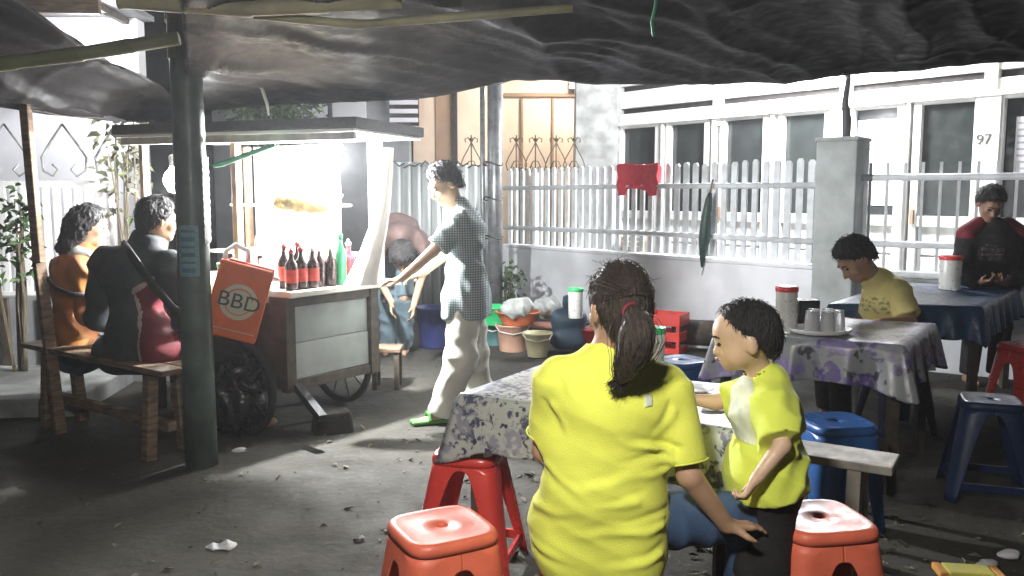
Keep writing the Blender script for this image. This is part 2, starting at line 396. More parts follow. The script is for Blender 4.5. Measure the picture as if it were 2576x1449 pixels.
for i, (u0, u1) in enumerate(WIN):
    s0, s1 = hs(u0), hs(u1); z0, z1 = 1.19, 2.385; fw = 0.085
    lf = bpy.data.objects.new('door', bpy.data.meshes.new('door'))
    b = MB()
    b.box((s0 - fw / 2, 0.03, 1.34), (fw, 0.07, 2.16)); b.box((s1 + fw / 2, 0.03, 1.34), (fw, 0.07, 2.16))
    b.box(((s0 + s1) / 2, 0.032, z1 + 0.028), (s1 - s0, 0.066, 0.055)); b.box(((s0 + s1) / 2, 0.032, z0 - 0.06), (s1 - s0, 0.066, 0.12)); b.box(((s0 + s1) / 2, 0.032, 0.34), (s1 - s0, 0.066, 0.16))
    d = b.build('door', 'house_white', house, world=False, bevel=0.006)
    b = MB(); b.box(((s0 + s1) / 2, 0.075, (z0 + z1) / 2), (s1 - s0 + 0.02, 0.012, z1 - z0 + 0.02)); b.build('pane', 'glass_dark', d, world=False)
    for q, (za, zb) in enumerate(((0.42, 0.74), (0.76, 1.07))):
        b = MB(); b.box(((s0 + s1) / 2, 0.06, (za + zb) / 2), (s1 - s0 - 0.02, 0.03, zb - za)); b.build('panel', 'house_white', d, world=False, bevel=0.008)
    if i in (2, 5):
        b = MB(); b.box((s0 - fw * 0.5, -0.02, 1.18), (0.035, 0.03, 0.16)); b.build('lock_plate', 'peach_brown', d, world=False)
bpy.data.objects.remove(lf)
for u in (1663, 1790, 1935, 2100, 2272, 2470):
    s = hs(u); b = MB(); b.box((s, 0.03, 1.34), (0.045 if u not in (2470, 2100) else 0.24, 0.13, 2.2)); b.build('pilaster', 'house_white', house, world=False, bevel=0.006)
def poster(u0, u1, z0, z1, lines, ink):
    s0, s1 = hs(u0), hs(u1)
    b = MB(); b.box(((s0 + s1) / 2, 0.062, (z0 + z1) / 2), (s1 - s0, 0.004, z1 - z0)); o = b.build('poster', 'paper_white', house, world=False)
    b = MB()
    for k in range(lines):
        z = z1 - (k + 1) * (z1 - z0) / (lines + 1); f = random.uniform(0.45, 0.9) * (s1 - s0); x0 = s0 + 0.05 * (s1 - s0)
        b.box((x0 + f / 2, 0.058, z), (f, 0.003, 0.3 * (z1 - z0) / (lines + 1)))
    b.build('print', ink, o, world=False)['kind'] = 'stuff'
poster(2139, 2236, 1.30, 2.27, 11, 'print_pink'); poster(2532, 2640, 1.62, 2.20, 8, 'print_grey')
s = hs(2463)
text_mesh('house_number', '97', 0.15, WM[house.name] @ Matrix.Translation((s, -0.04, 1.98)) @ Matrix.Rotation(R(90), 4, 'X'), 'number_grey', house)
# eaves: red tiles with pale fascia
b = MB(); b.box(((S0 + S1) / 2, -0.25, 3.40), (S1 - S0, 0.95, 0.04)); b.build('soffit', 'house_white', house, world=False)
for k in range(46):
    s = S0 + 0.2 * k
    if s > S1: break
    b = MB(); b.prism([(s, -0.9, 3.45), (s + 0.06, -0.9, 3.51), (s + 0.13, -0.9, 3.51), (s + 0.19, -0.9, 3.45)], (0, 2.2, 0.9)); b.build('roof_tile', 'roof_tile', house, world=False)
# tube lamp under the eaves, above what the awning lets us see
pl = root('porch_lamp', 'white tube lamp fixed under the eaves of the white house', 'lamp', WM[house.name] @ V(hs(2075), -1.0, 3.3), HA)
m_ = WM[pl.name]; b = MB(); b.box((0, 0, 0.045), (0.66, 0.09, 0.05)); b.build('housing', 'white_paint', pl, world=False, bevel=0.006)
b = MB(); b.tube([(-0.3, 0, 0), (0.3, 0, 0)], 0.016, 12); b.build('tube', 'lamp_glow', pl, world=False, smooth=True)
b = MB(); b.box((-0.2, 0.0, 0.085), (0.03, 0.05, 0.03)); b.box((0.2, 0, 0.085), (0.03, 0.05, 0.03)); b.build('bracket', 'dark_metal', pl, world=False)
lamp('light', m_ @ V(0, 0, -0.05), W_PORCH, (0.97, 0.98, 1.0), 0.3, pl)

# ------------------------------------------------------------------ fence, low wall, pillar
FO = V(-0.06, 10.55, 0)
def fs(u): return s_at(u, FO, HA)
L1 = fs(2068)
wall = root('low_wall', 'low white plastered wall carrying the picket fence', 'wall', FO, HA)
b = MB(); b.box((L1 / 2, 0.0, 0.39), (L1, 0.16, 0.78)); b.build('wall_body', 'low_wall', wall, world=False, bevel=0.01)
b = MB(); b.box((L1 / 2, 0.0, 0.80), (L1, 0.19, 0.035)); b.build('coping', 'low_wall', wall, world=False, bevel=0.008)
# second stretch turns a little beyond the pillar
PP = WM[wall.name] @ V(L1 + 0.16, 0, 0); RA = R(-31)
fence = root('picket_fence', 'white picket fence with two round rails on the low wall', 'fence', FO, HA)
k = 0; s = 0.06
while s < L1 - 0.03:
    hgt = 1.73 + random.uniform(-0.012, 0.012); b = MB(); wv = 0.058 + random.uniform(-0.006, 0.006)
    b.prism([(s - wv / 2, -0.012, 0.83), (s + wv / 2, -0.012, 0.83), (s + wv / 2, -0.012, hgt - 0.025), (s + wv / 4, -0.012, hgt), (s - wv / 4, -0.012, hgt), (s - wv / 2, -0.012, hgt - 0.025)], (0, 0.022, 0))
    o = b.build('pale', 'fence_white', fence, world=False); s += 0.113
for z in (1.50, 1.02):
    b = MB(); b.tube([(0, -0.045, z), (L1 * .5, -0.047, z + 0.008), (L1, -0.045, z)], 0.026, 10); b.build('rail', 'fence_white', fence, world=False, smooth=True)
for s in (0.5, 1.75, L1 - 0.1):
    b = MB(); b.box((s, 0.03, 1.25), (0.07, 0.05, 0.85)); b.build('fence_post', 'fence_white', fence, world=False)
fence2 = root('bar_fence', 'grey barred fence of thin uprights right of the concrete pillar', 'fence', PP, RA)
for i in range(24):
    b = MB(); b.box((0.22 + i * 0.13, 0.0, 1.22), (0.022, 0.022, 0.92)); b.build('upright', 'fence_white', fence2, world=False)
for z in (1.56, 1.02, 0.78):
    b = MB(); b.tube([(0.1, -0.025, z), (3.4, -0.025, z)], 0.028, 10); b.build('rail', 'fence_white', fence2, world=False, smooth=True)
wall2 = root('low_wall', 'shaded low wall under the barred fence right of the pillar', 'wall', PP, RA)
b = MB(); b.box((1.8, 0.02, 0.36), (3.4, 0.16, 0.72)); b.build('wall_body', 'low_wall', wall2, world=False, bevel=0.01)
b = MB(); b.box((1.8, 0.02, 0.735), (3.4, 0.20, 0.03)); b.build('coping', 'concrete', wall2, world=False, bevel=0.008)
pil = root('concrete_pillar', 'square grey concrete gate pillar rising from the fence line', 'pillar', PP, R(-38))
b = MB(); b.box((0, 0, 0.93), (0.33, 0.36, 1.86)); b.build('shaft', 'pillar_grey', pil, world=False, bevel=0.012)
b = MB(); b.box((0, 0, 1.875), (0.35, 0.38, 0.03)); b.build('top_slab', 'pillar_grey', pil, world=False, bevel=0.008)
# thin iron post standing behind the pillar and reaching the awning
pt = at(2132, 360, 7.0); ip = MB(); ip.tube([at(2128, 372, 7.35), at(2131, 300, 7.35), at(2126, 260, 7.35), at(2134, 200, 7.35), at(2133, 150, 7.35)], [0.035, 0.04, 0.03, 0.022, 0.02], 8)
tag(ip.build('iron_rod', 'dark_metal', loc=at(2128, 372, 7.35), smooth=True), 'thin dark rod with rag wrapped on, rising from the concrete pillar', 'rod')

# red towel, umbrella, crate on the fence
def fpt(u, z, off=-0.08): return WM[fence.name] @ V(fs(u), off, z)
def draped(name, label, u0, u1, ztop, zbot, material, cat, off=-0.085, notch=True):
    n, m = 26, 18; me = MB(); a, b_ = fs(u0), fs(u1)
    for j in range(m + 1):
        for i in range(n + 1):
            x = i / n; y = j / m
            drop = 1.0 if not notch else (1.0 if (x < 0.16 or x > 0.84) else 0.80 + 0.03 * math.sin(9 * x))
            inset = 0.07 * y * (0.5 - x) * 2
            z = ztop - (ztop - zbot) * y * drop + 0.01 * math.sin(7 * x)
            me.v.append((a + (b_ - a) * (x + inset * 0.5), off - 0.018 * math.sin(5 * math.pi * x + 2 * y) * y - 0.012 * math.sin(12 * y + 3 * x), z))
    me.f = [(j * (n + 1) + i, j * (n + 1) + i + 1, (j + 1) * (n + 1) + i + 1, (j + 1) * (n + 1) + i) for j in range(m) for i in range(n)]
    k = len(me.v); bk = [(x, off * 0.0 + 0.03, z) for x, y, z in me.v]
    me.v = [tuple(WM[fence.name] @ Vector(p)) for p in me.v]
    o = me.build(name, material, loc=fpt((u0 + u1) / 2, zbot), smooth=True); so_ = o.modifiers.new('thickness', 'SOLIDIFY'); so_.thickness = 0.006
    return tag(o, label, cat)
draped('red_towel', 'bright red towel hung over the white picket fence', 1565, 1666, 1.735, 1.41, 'red_cloth', 'towel')
um = root('folded_umbrella', 'dark green folded umbrella hanging from the fence rail', 'umbrella', fpt(1790, 0.75, -0.12))
b = MB(); b.tube([fpt(1802, 1.44, -0.11), fpt(1801, 1.38, -0.12), fpt(1797, 1.2, -0.13), fpt(1793, 1.0, -0.13), fpt(1788, 0.82, -0.12), fpt(1785, 0.73, -0.11)], [0.018, 0.035, 0.05, 0.055, 0.028, 0.008], 12); b.build('canopy', 'umbrella_green', um, smooth=True)
b = MB(); b.tube([fpt(1785, 0.73, -0.11), fpt(1782, 0.66, -0.11)], 0.006, 8); b.build('tip', 'white_paint', um)
b = MB(); b.tube([fpt(1802, 1.44, -0.11), fpt(1804, 1.53, -0.10), fpt(1799, 1.56, -0.06)], 0.009, 8); b.build('handle', 'wood', um)
b = MB(); M = Matrix.Rotation(HA, 3, 'Z')
c0 = WM[fence.name] @ V(fs(1572), 0.14, 0.9)
bx = root('wooden_crate', 'brown wooden crate lying behind the picket fence on the wall', 'crate', c0 - V(0, 0, 0.08), HA)
for kz in (-0.05, 0.0, 0.05):
    b = MB(); b.box((0, -0.06, 0.08 + kz), (0.3, 0.012, 0.04)); b.build('slat', 'wood_pale', bx, world=False)
for kx in (-0.14, 0.14):
    b = MB(); b.box((kx, 0.0, 0.08), (0.02, 0.11, 0.16)); b.build('end_board', 'wood_pale', bx, world=False)
b = MB(); b.box((0, 0, 0.006), (0.28, 0.10, 0.012)); b.build('base', 'wood_pale', bx, world=False)

# ------------------------------------------------------------------ peach building, column, ironwork
pb = root('peach_building', 'peach plastered building with brown door bay beyond the fence', 'building', V(0.2, 14.4, 0))
def pbx(u0, u1, z0, z1, Y, th=0.2, name='wall', m='peach', dv=0.0):
    x0, x1 = (u0 - 1288) * Y / FPX, (u1 - 1288) * Y / FPX
    q = MB(); q.box(((x0 + x1) / 2, Y + th / 2, (z0 + z1) / 2), (x1 - x0, th, z1 - z0)); return q.build(name, m, pb, bevel=0.008)
pbx(1150, 1470, 0, 4.6, 14.3); pbx(1140, 1152, 0, 4.6, 14.22, 0.3, 'door_gap', 'slot_dark'); pbx(1098, 1140, 0, 4.6, 14.28, 0.3, 'door', 'peach_brown'); pbx(1042, 1098, 0, 4.6, 14.3)
for u in (1313, 1389, 1460): pbx(u - 3, u + 3, 0, 3.0, 14.24, 0.07, 'joint_strip', 'peach_brown')
pbx(1268, 1462, 3.02, 3.08, 14.2, 0.12, 'cornice_line', 'peach_brown')
wl = root('wall_lamp', 'twin tube wall lamp at the top right corner of the peach building', 'lamp', at(1455, 210, 13.9))
for dz in (-.05, .05):
    b = MB(); b.tube([wl.location + V(-.14, 0, dz), wl.location + V(.05, 0, dz)], .025, 10); b.build('tube', 'lamp_soft', wl, smooth=True)
b = MB(); b.box(wl.location + V(-.04, .12, 0), (.2, .2, .16)); b.build('bracket', 'dark_metal', wl)
lamp('light', wl.location + V(-.1, -.75, 0.1), W_PEACH, (1.0, .93, .82), .1, wl)
sc = MB(); p0 = at(1500, 400, 12.6); sc.box((p0.x, 12.75, 1.9), (0.62, 0.3, 3.8))
tag(sc.build('concrete_column', 'concrete', loc=(p0.x, 12.75, 0), bevel=0.012), 'pale concrete corner column with green stains beside the white house', 'column')
def ornament(u, Y, z0, scale, label, m='iron_brown', group=None):
    c = at(u, 430, Y); c.z = z0; o = root('iron_finial', label, 'ironwork', c, 0, group)
    def cv(pts, r=0.008, nm='scroll'):
        q = MB(); q.tube([c + V(x * scale, 0, z * scale) for x, z in pts], r * scale, 6); q.build(nm, m, o, smooth=True)
    for sg in (-1, 1):
        cv([(0, 0.36), (sg * .05, .26), (sg * .10, .17), (sg * .13, .09), (sg * .11, .02), (sg * .05, 0.0), (sg * .03, .05), (sg * .06, .07)])
        cv([(0, 0.36), (sg * .04, .42), (sg * .08, .40), (sg * .07, .36)])
    cv([(0, -0.05), (0, 0.45)], 0.009, 'spike'); cv([(-.07, .04), (-.03, .13), (.03, .13), (.07, .04)], 0.007)
    q = MB(); q.lathe([(0.001, -.03), (.03, 0), (.001, .03)], c + V(0, 0, 0.40 * scale), 8); q.build('knob', m, o)
for i, (u, wd) in enumerate(((1186, 'left of the metal post'), (1299, 'first to the right of the metal post'), (1347, 'second to the right of the metal post'), (1399, 'third to the right of the metal post'), (1444, 'rightmost, beside the concrete column'))):
    ornament(u, 11.2, 1.72, 1.05, 'rusty scrolled iron finial above the fence, ' + wd, group='iron finials above the fence')

# zinc sheets and dark wire between the cart and the low wall
def corrugated(name, u0, u1, z0, z1, Y0, Y1, pitch=0.1, amp=0.02, material='zinc'):
    a, b_ = at(u0, 500, Y0), at(u1, 500, Y1); d = V(b_.x - a.x, b_.y - a.y, 0); L = d.length; d.normalize(); nrm = V(d.y, -d.x, 0); n = int(L / pitch * 8); q = MB()
    for i in range(n + 1):
        s_ = L * i / n; o = nrm * amp * math.sin(2 * math.pi * s_ / pitch); e = 0.015 * math.sin(3.1 * s_)
        q.v += [tuple(V(a.x, a.y, z0) + d * s_ + o), tuple(V(a.x, a.y, z1 + e) + d * s_ + o)]
    q.f = [(2 * i, 2 * i + 2, 2 * i + 3, 2 * i + 1) for i in range(n)]
    o = q.build(name, material, loc=(a.x, a.y, z0), smooth=True); m = o.modifiers.new('thickness', 'SOLIDIFY'); m.thickness = 0.004; return o
tag(corrugated('zinc_fence', 968, 1262, 0, 1.78, 9.6, 10.55, 0.13, 0.03), 'grey corrugated zinc fence behind the standing man', 'fence')
mp = root('metal_post', 'tall round metal post with wire ties beside the picket fence', 'post', at(1246, 760, 8.9).xy.to_3d())
b = MB(); c = mp.location; b.tube([(c.x, c.y, 0), (c.x, c.y, 3.0)], 0.078, 16); b.build('pipe', 'pipe_grey', mp, smooth=True)
b = MB(); b.tube([(c.x - 0.13, c.y + 0.05, 0), (c.x - 0.13, c.y + 0.05, 2.95)], 0.026, 10); b.build('side_pipe', 'pipe_grey', mp, smooth=True)
for z in (1.74, 1.38, 0.98):
    b = MB(); b.tube([(c.x + 0.1 * math.cos(a) - 0.02, c.y + 0.09 * math.sin(a), z + 0.02 * math.sin(2 * a)) for a in np.linspace(0, 6.28, 14)], 0.008, 5); b.build('wire_tie', 'wire', mp)
wz = MB()
for k in range(7):
    u = 990 + 40 * k; wz.tube([at(u - 14, 418 + 5 * (k % 2), 9.3), at(u, 405 + 10 * (k % 2), 9.3), at(u + 14, 418, 9.3), at(u + 28, 410, 9.3)], 0.009, 5)
tag(wz.build('barbed_wire', 'wire', loc=at(990, 415, 9.3)), 'strand of dark wire twisted along the top of the zinc fence', 'wire')

# far building, tree and louvre behind the cart
fb = root('grey_building', 'unlit grey building with louvred vent behind the cart', 'building', V(-3.2, 13.0, 0))
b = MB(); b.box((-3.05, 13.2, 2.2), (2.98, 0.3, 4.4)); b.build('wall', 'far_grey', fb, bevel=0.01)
lv = MB(); p0 = at(1016, 280, 12.95); lv.box((p0.x, 12.99, p0.z), (0.44, 0.05, 0.42)); lo_ = lv.build('louvre', 'slot_dark', fb)
for k in range(3):
    b = MB(); b.box((p0.x, 12.94, p0.z - 0.13 + 0.13 * k), (0.42, 0.05, 0.065)); b.build('blade', 'paper_white', lo_)
for u, v0 in ((780, 300), (878, 290)):
    p0 = at(u, v0, 12.95); b = MB(); b.box((p0.x, 12.99, p0.z), (0.5, 0.06, 0.55)); b.build('window', 'lilac_wall', fb)
def leafy(name, label, c, rx, ry, rz, n, size, material, cat='plant', stems=6, group=None, droop=0.3):
    o = root(name, label, cat, Vector((c[0], c[1], 0)), 0, group); q = MB(); c = Vector(c)
    for i in range(n):
        a = RNG.normal(0, 0.5, 3); a /= max(1.0, np.linalg.norm(a)); p = c + Vector((a[0] * rx, a[1] * ry, a[2] * rz))
        M = Euler((RNG.uniform(-1, 1), RNG.uniform(-1, 1), RNG.uniform(0, 6.28))).to_matrix(); s = size * RNG.uniform(0.5, 1.3)
        q.add([p + M @ Vector(k) for k in ((0, 0, 0), (s * .28, s * .35, s * .06), (s * .2, s * .75, 0), (0, s, -s * droop), (-s * .2, s * .75, 0), (-s * .28, s * .35, s * .06))], [(0, 1, 2, 3), (0, 3, 4, 5)])
    q.build('foliage', material, o)
    st_ = MB()
    for k in range(stems):
        e = c + Vector((RNG.uniform(-.7, .7) * rx, RNG.uniform(-.7, .7) * ry, RNG.uniform(-.2, .8) * rz)); b0 = Vector((c.x + RNG.uniform(-.05, .05), c.y, 0))
        st_.tube([b0, b0.lerp(e, 0.5) + V(RNG.uniform(-.04, .04), 0, 0.05), e], [0.014, 0.01, 0.005], 5)
    st_.build('stem', 'stem', o); return o
leafy('garden_tree', 'dark leafy treetop showing between the awning and the cart roof', at(690, 285, 9.5), 0.6, 0.5, 0.42, 700, 0.11, 'leaf', 'tree', 5)
leafy('potted_plant', 'drooping dull leaves of a climber behind the two customers', at(305, 400, 6.4), 0.18, 0.2, 0.45, 130, 0.08, 'leaf_dull', 'plant', 7, droop=0.5)
leafy('garden_plant', 'green leaves growing through the white gate at the far left', at(35, 590, 6.15), 0.18, 0.12, 0.36, 150, 0.085, 'leaf', 'plant', 7)
leafy('shaded_shrub', 'dark shrub growing beside the foot of the metal post', at(1285, 715, 8.9), 0.14, 0.14, 0.26, 110, 0.07, 'leaf', 'plant', 6)

# ------------------------------------------------------------------ left: gate, wall, zinc skirt, wooden post
gy = 6.5
gate = root('white_gate', 'white barred gate with heart shaped iron scrolls behind the seated woman', 'gate', on(120, 1000, 0.0).xy.to_3d() * 1.0)
for k in range(13):
    u = -40 + 27 * k; c = at(u, 600, gy); b = MB(); b.box((c.x, gy, 1.05), (0.045, 0.03, 0.95)); b.build('bar', 'white_paint', gate)
for z in (1.5, 0.66):
    b = MB(); a0, a1 = at(-60, 500, gy), at(300, 500, gy); b.beam((a0.x, gy - .025, z), (a1.x, gy - .025, z), 0.03, 0.045); b.build('gate_rail', 'white_paint', gate)
for u in (20, 165, 300):
    c = at(u, 470, gy); c.z = 1.53
    for sg in (-1, 1):
        b = MB(); b.tube([c + V(sg * x, 0, z) for x, z in ((0, .42), (.10, .28), (.17, .17), (.16, .07), (.09, .03), (.05, .08), (.09, .12))], 0.009, 6); b.build('scroll', 'concrete', gate, smooth=True)
b = MB(); c = on(60, 1000, 0); b.box((c.x - 0.3, gy - 0.1, 0.33), (2.3, 0.05, 0.66)); b.build('skirt_sheet', 'far_grey', gate, bevel=0.005)
for u in (20, 120):
    c = at(u, 900, gy - .14); b = MB(); b.box((c.x, gy - .14, 0.33), (0.06, 0.03, 0.64)); b.build('skirt_batten', 'wood_dark', gate)
nh = root('neighbour_wall', 'pale lilac house wall standing behind the white gate', 'building', V(-4.6, 8.4, 0), R(4))
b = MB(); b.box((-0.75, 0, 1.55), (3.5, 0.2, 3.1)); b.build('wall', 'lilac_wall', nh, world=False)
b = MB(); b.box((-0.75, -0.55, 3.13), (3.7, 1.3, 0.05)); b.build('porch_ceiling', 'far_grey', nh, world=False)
b = MB(); b.box((-0.75, -1.22, 3.14), (3.7, 0.06, 0.46)); b.build('fascia', 'wood', nh, world=False)
for k in range(5):
    b = MB(); b.box((-2.3 + 0.8 * k, -0.62, 3.07), (0.05, 1.10, 0.06)); b.build('rafter', 'wood_dark', nh, world=False)
pl2 = root('ceiling_lamp', 'white square lamp glowing under the neighbouring porch roof, top left', 'lamp', at(232, 66, 7.9))
b = MB(); c = pl2.location; b.box(c, (0.30, 0.16, 0.10)); b.build('diffuser', 'lamp_soft', pl2, bevel=0.01)
b = MB(); b.box(c + V(0, 0.02, 0.05), (0.30, 0.18, 0.02)); b.build('frame', 'white_paint', pl2)
lamp('light', c + V(0, -0.1, -0.1), W_NEIGH, (0.95, 0.96, 1), 0.1, pl2)
wp = root('wooden_post', 'thin weathered wooden post leaning at the far left', 'post', on(152, 1092))
b = MB(); b.beam(on(152, 1092), at(96, 640, 5.06), 0.062, 0.055); b.build('lower_length', 'wood', wp, bevel=0.006)
b = MB(); b.beam(at(98, 660, 5.02), at(62, 250, 5.02), 0.055, 0.05); b.build('upper_length', 'wood', wp, bevel=0.006)
# ------------------------------------------------------------------ awning
def interp(pts, u):
    for (a, va), (b_, vb) in zip(pts, pts[1:]):
        if a <= u <= b_: f = (u - a) / (b_ - a); return va + (vb - va) * f
    return pts[-1][1] if u > pts[-1][0] else pts[0][1]
def ridge(x): return 1 - 2 * abs(math.sin(x))
def crease(x): return (1 - abs(math.sin(x))) ** 2.2
def wrinkle(x, y):
    w1 = 0.55 * math.sin(1.3 * x + 0.7 * y) + 0.35 * math.sin(2.1 * y - 0.9 * x + 1) + 0.10 * math.sin(5.3 * x + 3.1 * y + 2)
    a = 0.83 * x - 0.55 * y; b_ = 0.93 * x - 0.36 * y; fan = math.atan2(x - 0.55, y - 1.2)
    z = 0.058 * crease(2.1 * a + 0.9 * w1 + 0.3) + 0.038 * crease(4.7 * a + 1.4 * w1) + 0.015 * crease(9.1 * a + 1.9 * w1 + 1)
    z += 0.020 * crease(3.7 * b_ - 1.2 * w1 + 2) + 0.005 * crease(12 * b_ + 1.8 * w1) + 0.018 * crease(8 * fan + 0.6 * w1)
    z += 0.016 * (1 - abs(math.sin(3.3 * a - 1.1 * w1 + 0.7))) ** 7 + 0.012 * (1 - abs(math.sin(6.1 * b_ + 1.5 * w1))) ** 7 + 0.010 * (1 - abs(math.sin(2.9 * (x * .6 + y * .8) + 2 * w1))) ** 9
    return 0.02 - z
def sheet(name, label, us, edge, ze, ynear, rise, parent_loc, rows=190, xin=0.0, amp=1.0):
    q = MB(); n = len(us)
    for u in us:
        v = interp(edge, u); z = interp(ze, u); b0 = (724.5 - v) / FPX
        E = on(u, v, z); yn = interp(ynear, u)
        for j in range(rows + 1):
            t = j / rows; y = E.y + (yn - E.y) * t; fx = interp([(0, .15), (470, 1.0), (640, 1.0), (1250, 0.1), (3100, 0.0)], u) if xin else 0.0; x = E.x * (1 + (max(y / E.y, 0.15) - 1) * fx)
            f = min(1.0, t * 9 + 0.25, (1 - t) * 12 + 0.15)
            q.v.append((x, y, z + interp(rise, u) * (E.y - y) + amp * f * wrinkle(x, y) - 0.02 * math.exp(-((t - 0.0) / 0.03) ** 2)))
    m = rows + 1
    q.f = [(i * m + j, (i + 1) * m + j, (i + 1) * m + j + 1, i * m + j + 1) for i in range(n - 1) for j in range(rows)]
    o = q.build(name, 'tarp', loc=parent_loc, smooth=True); md = o.modifiers.new('thickness', 'SOLIDIFY'); md.thickness = 0.003
    return tag(o, label, 'awning')
us = list(np.linspace(470, 3100, 240))
sheet('awning', 'wrinkled dark plastic awning stretched over the tables', us,
      [(470, 282), (550, 266), (700, 255), (900, 247), (1060, 236), (1180, 214), (1300, 190), (1400, 190), (1500, 205), (1700, 203), (1900, 200), (2000, 194), (2130, 180), (2300, 165), (2576, 140), (3100, 90)],
      [(470, 1.93), (700, 1.98), (900, 2.0), (1300, 2.06), (2000, 2.06), (3100, 2.05)], [(470, -1.4), (3100, -1.4)],
      [(470, 0.075), (1000, 0.07), (2000, 0.06), (3100, 0.05)], (0.5, 3, 2.1), xin=0.06)
us = list(np.linspace(-420, 500, 90))
sheet('side_awning', 'dark sagging awning sheet at the left above the customers', us,
      [(-420, 200), (0, 262), (120, 282), (270, 297), (330, 301), (440, 290), (500, 280)], [(-420, 1.98), (270, 1.90), (500, 1.94)],
      [(-420, 3.4), (500, 3.35)], [(-420, 0.13), (0, .125), (500, 0.13)], (-2.4, 4.6, 1.9), rows=90, amp=1.2)
def pole(name, label, pts, r, m, n=12):
    o = root(name, label, 'pole', pts[0]); b = MB(); P = [Vector(p) for p in pts]; L = []
    full = []; rad = []
    for a, c in zip(P, P[1:]):
        k = max(2, int((c - a).length / 0.28))
        for i in range(k):
            t = i / k; full += [a.lerp(c, t), a.lerp(c, t + 0.03 / k + 1e-4), a.lerp(c, min(1, t + 0.08 / k))]; rad += [r * 1.10, r * 1.12, r]
    full.append(P[-1]); rad.append(r); b.tube(full, rad, n); b.build('culm', m, o, smooth=True); return o
pole('bamboo_pole', 'pale bamboo pole under the awning at the top edge', [at(300, 2, 3.2), at(620, 22, 3.2), at(1010, 2, 3.2)], 0.028, 'bamboo')
pole('bamboo_pole', 'thin bamboo pole holding the awning above the bright patch', [at(640, 38, 3.3), at(900, 62, 3.3), at(1440, 20, 3.25)], 0.016, 'bamboo')
pole('bamboo_pole', 'greenish bamboo pole crossing under the left awning sheet', [at(-140, 178, 3.75), at(200, 136, 3.8), at(450, 96, 3.85)], 0.03, 'bamboo_green')
tw = MB(); tw.tube([at(1652, -10, 3.1), at(1648, 20, 3.1), at(1640, 55, 3.12), at(1644, 90, 3.15)], 0.006, 6)
tag(tw.build('green_twine', 'twine_green', loc=at(1652, -10, 3.1)), 'green twine dangling from the awning above the tables', 'twine')
ht = MB(); ht.tube([at(640, 200, 4.7), at(660, 225, 4.7), at(672, 262, 4.72), at(676, 290, 4.75)], [0.008, 0.01, 0.01, 0.005], 6)
tag(ht.build('plastic_strip', 'white_paint', loc=at(640, 200, 4.7)), 'pale plastic strip hanging from the awning above the cart', 'strip')

for nm, pts in (('rope tying the awning edge to the metal post', [at(1300, 196, 4.7), at(1278, 204, 6.5), at(1250, 214, 8.8)]), ('rope tying the awning edge to the rod above the pillar', [at(2120, 186, 4.45), at(2128, 192, 6.0), at(2133, 196, 7.3)]), ('rope tying the left awning sheet to the wooden post', [at(262, 296, 5.25), at(160, 290, 5.15), at(66, 272, 5.02)])):
    rp = MB(); rp.tube([pts[0].lerp(pts[1], t) if t <= 1 else pts[1].lerp(pts[2], t - 1) for t in np.linspace(0, 2, 9)], 0.005, 6); tag(rp.build('tie_rope', 'wood_grey', loc=pts[0]), nm, 'rope')
# main post with the tied bamboo sleeve and notice
base = on(508, 1172); mpst = root('awning_post', 'thick dark green post holding up the awning at left', 'post', base)
b = MB(); top = V(base.x - 0.005, base.y + 0.02, 2.6); b.tube([base - V(0, 0, 0.05), base.lerp(top, .25), base.lerp(top, .5), base.lerp(top, .75), top], [0.082, 0.08, 0.079, 0.078, 0.078], 24); b.build('pipe', 'post_green', mpst, smooth=True)
b = MB(); b.tube([at(448, 148, 4.34), at(446, 60, 4.34), at(444, -40, 4.34)], 0.05, 14); b.build('bamboo_sleeve', 'bamboo_green', mpst, smooth=True)
for v0 in (18, 30):
    b = MB(); c = at(478, v0, 4.45); b.tube([c + V(0.115 * math.cos(a), 0.115 * math.sin(a), 0.05 * math.cos(a)) for a in np.linspace(0, 6.28, 20)], 0.011, 6); b.build('tie', 'wire', mpst)
mat('notice', (0.20, 0.33, 0.33), 0.7, 0.4, 30, 0.02, stretch=(1, 1, 8), rgb2=(0.10, 0.22, 0.26))
q = MB(); n = 10; z0, z1 = at(480, 690, 4.4).z, at(480, 565, 4.4).z
for i in range(n + 1):
    a = R(-125) + R(75) * i / n; cx = base.x - 0.002
    q.v += [(cx + 0.083 * math.cos(a), base.y + 0.01 + 0.083 * math.sin(a), z0), (cx + 0.083 * math.cos(a), base.y + 0.01 + 0.083 * math.sin(a), z1)]
q.f = [(2 * i, 2 * i + 2, 2 * i + 3, 2 * i + 1) for i in range(n)]
ntc = q.build('notice', 'notice', mpst)
q = MB()
for k, zz in enumerate(np.linspace(z0 + 0.03, z1 - 0.03, 6)):
    for i in range(2, 9):
        a0, a1 = R(-125) + R(75) * i / 11, R(-125) + R(75) * (i + 0.8) / 11; cx = base.x - 0.002; rr = 0.0845; hh = 0.006 if k % 2 else 0.011
        q.add([(cx + rr * math.cos(a), base.y + 0.01 + rr * math.sin(a), z) for a, z in ((a0, zz - hh), (a1, zz - hh), (a1, zz + hh), (a0, zz + hh))], [(0, 1, 2, 3)])
mat('notice_ink', (0.03, 0.13, 0.22), 0.7); q.build('print', 'notice_ink', ntc)['kind'] = 'stuff'
mat('plastic_wrap', (0.78, 0.78, 0.80), 0.35, 0.1, 20, 0.3, 60)
q = MB(); zz0, zz1 = at(520, 610, 4.45).z, at(520, 400, 4.45).z
for j in range(41):
    z = zz0 + (zz1 - zz0) * j / 40; rr = 0.0835 + 0.004 * abs(math.sin(j * 0.9))
    for i in range(9):
        a = R(-30) + R(95) * i / 8; q.v.append((base.x + rr * math.cos(a), base.y + 0.012 + rr * math.sin(a), z + 0.012 * i / 8))
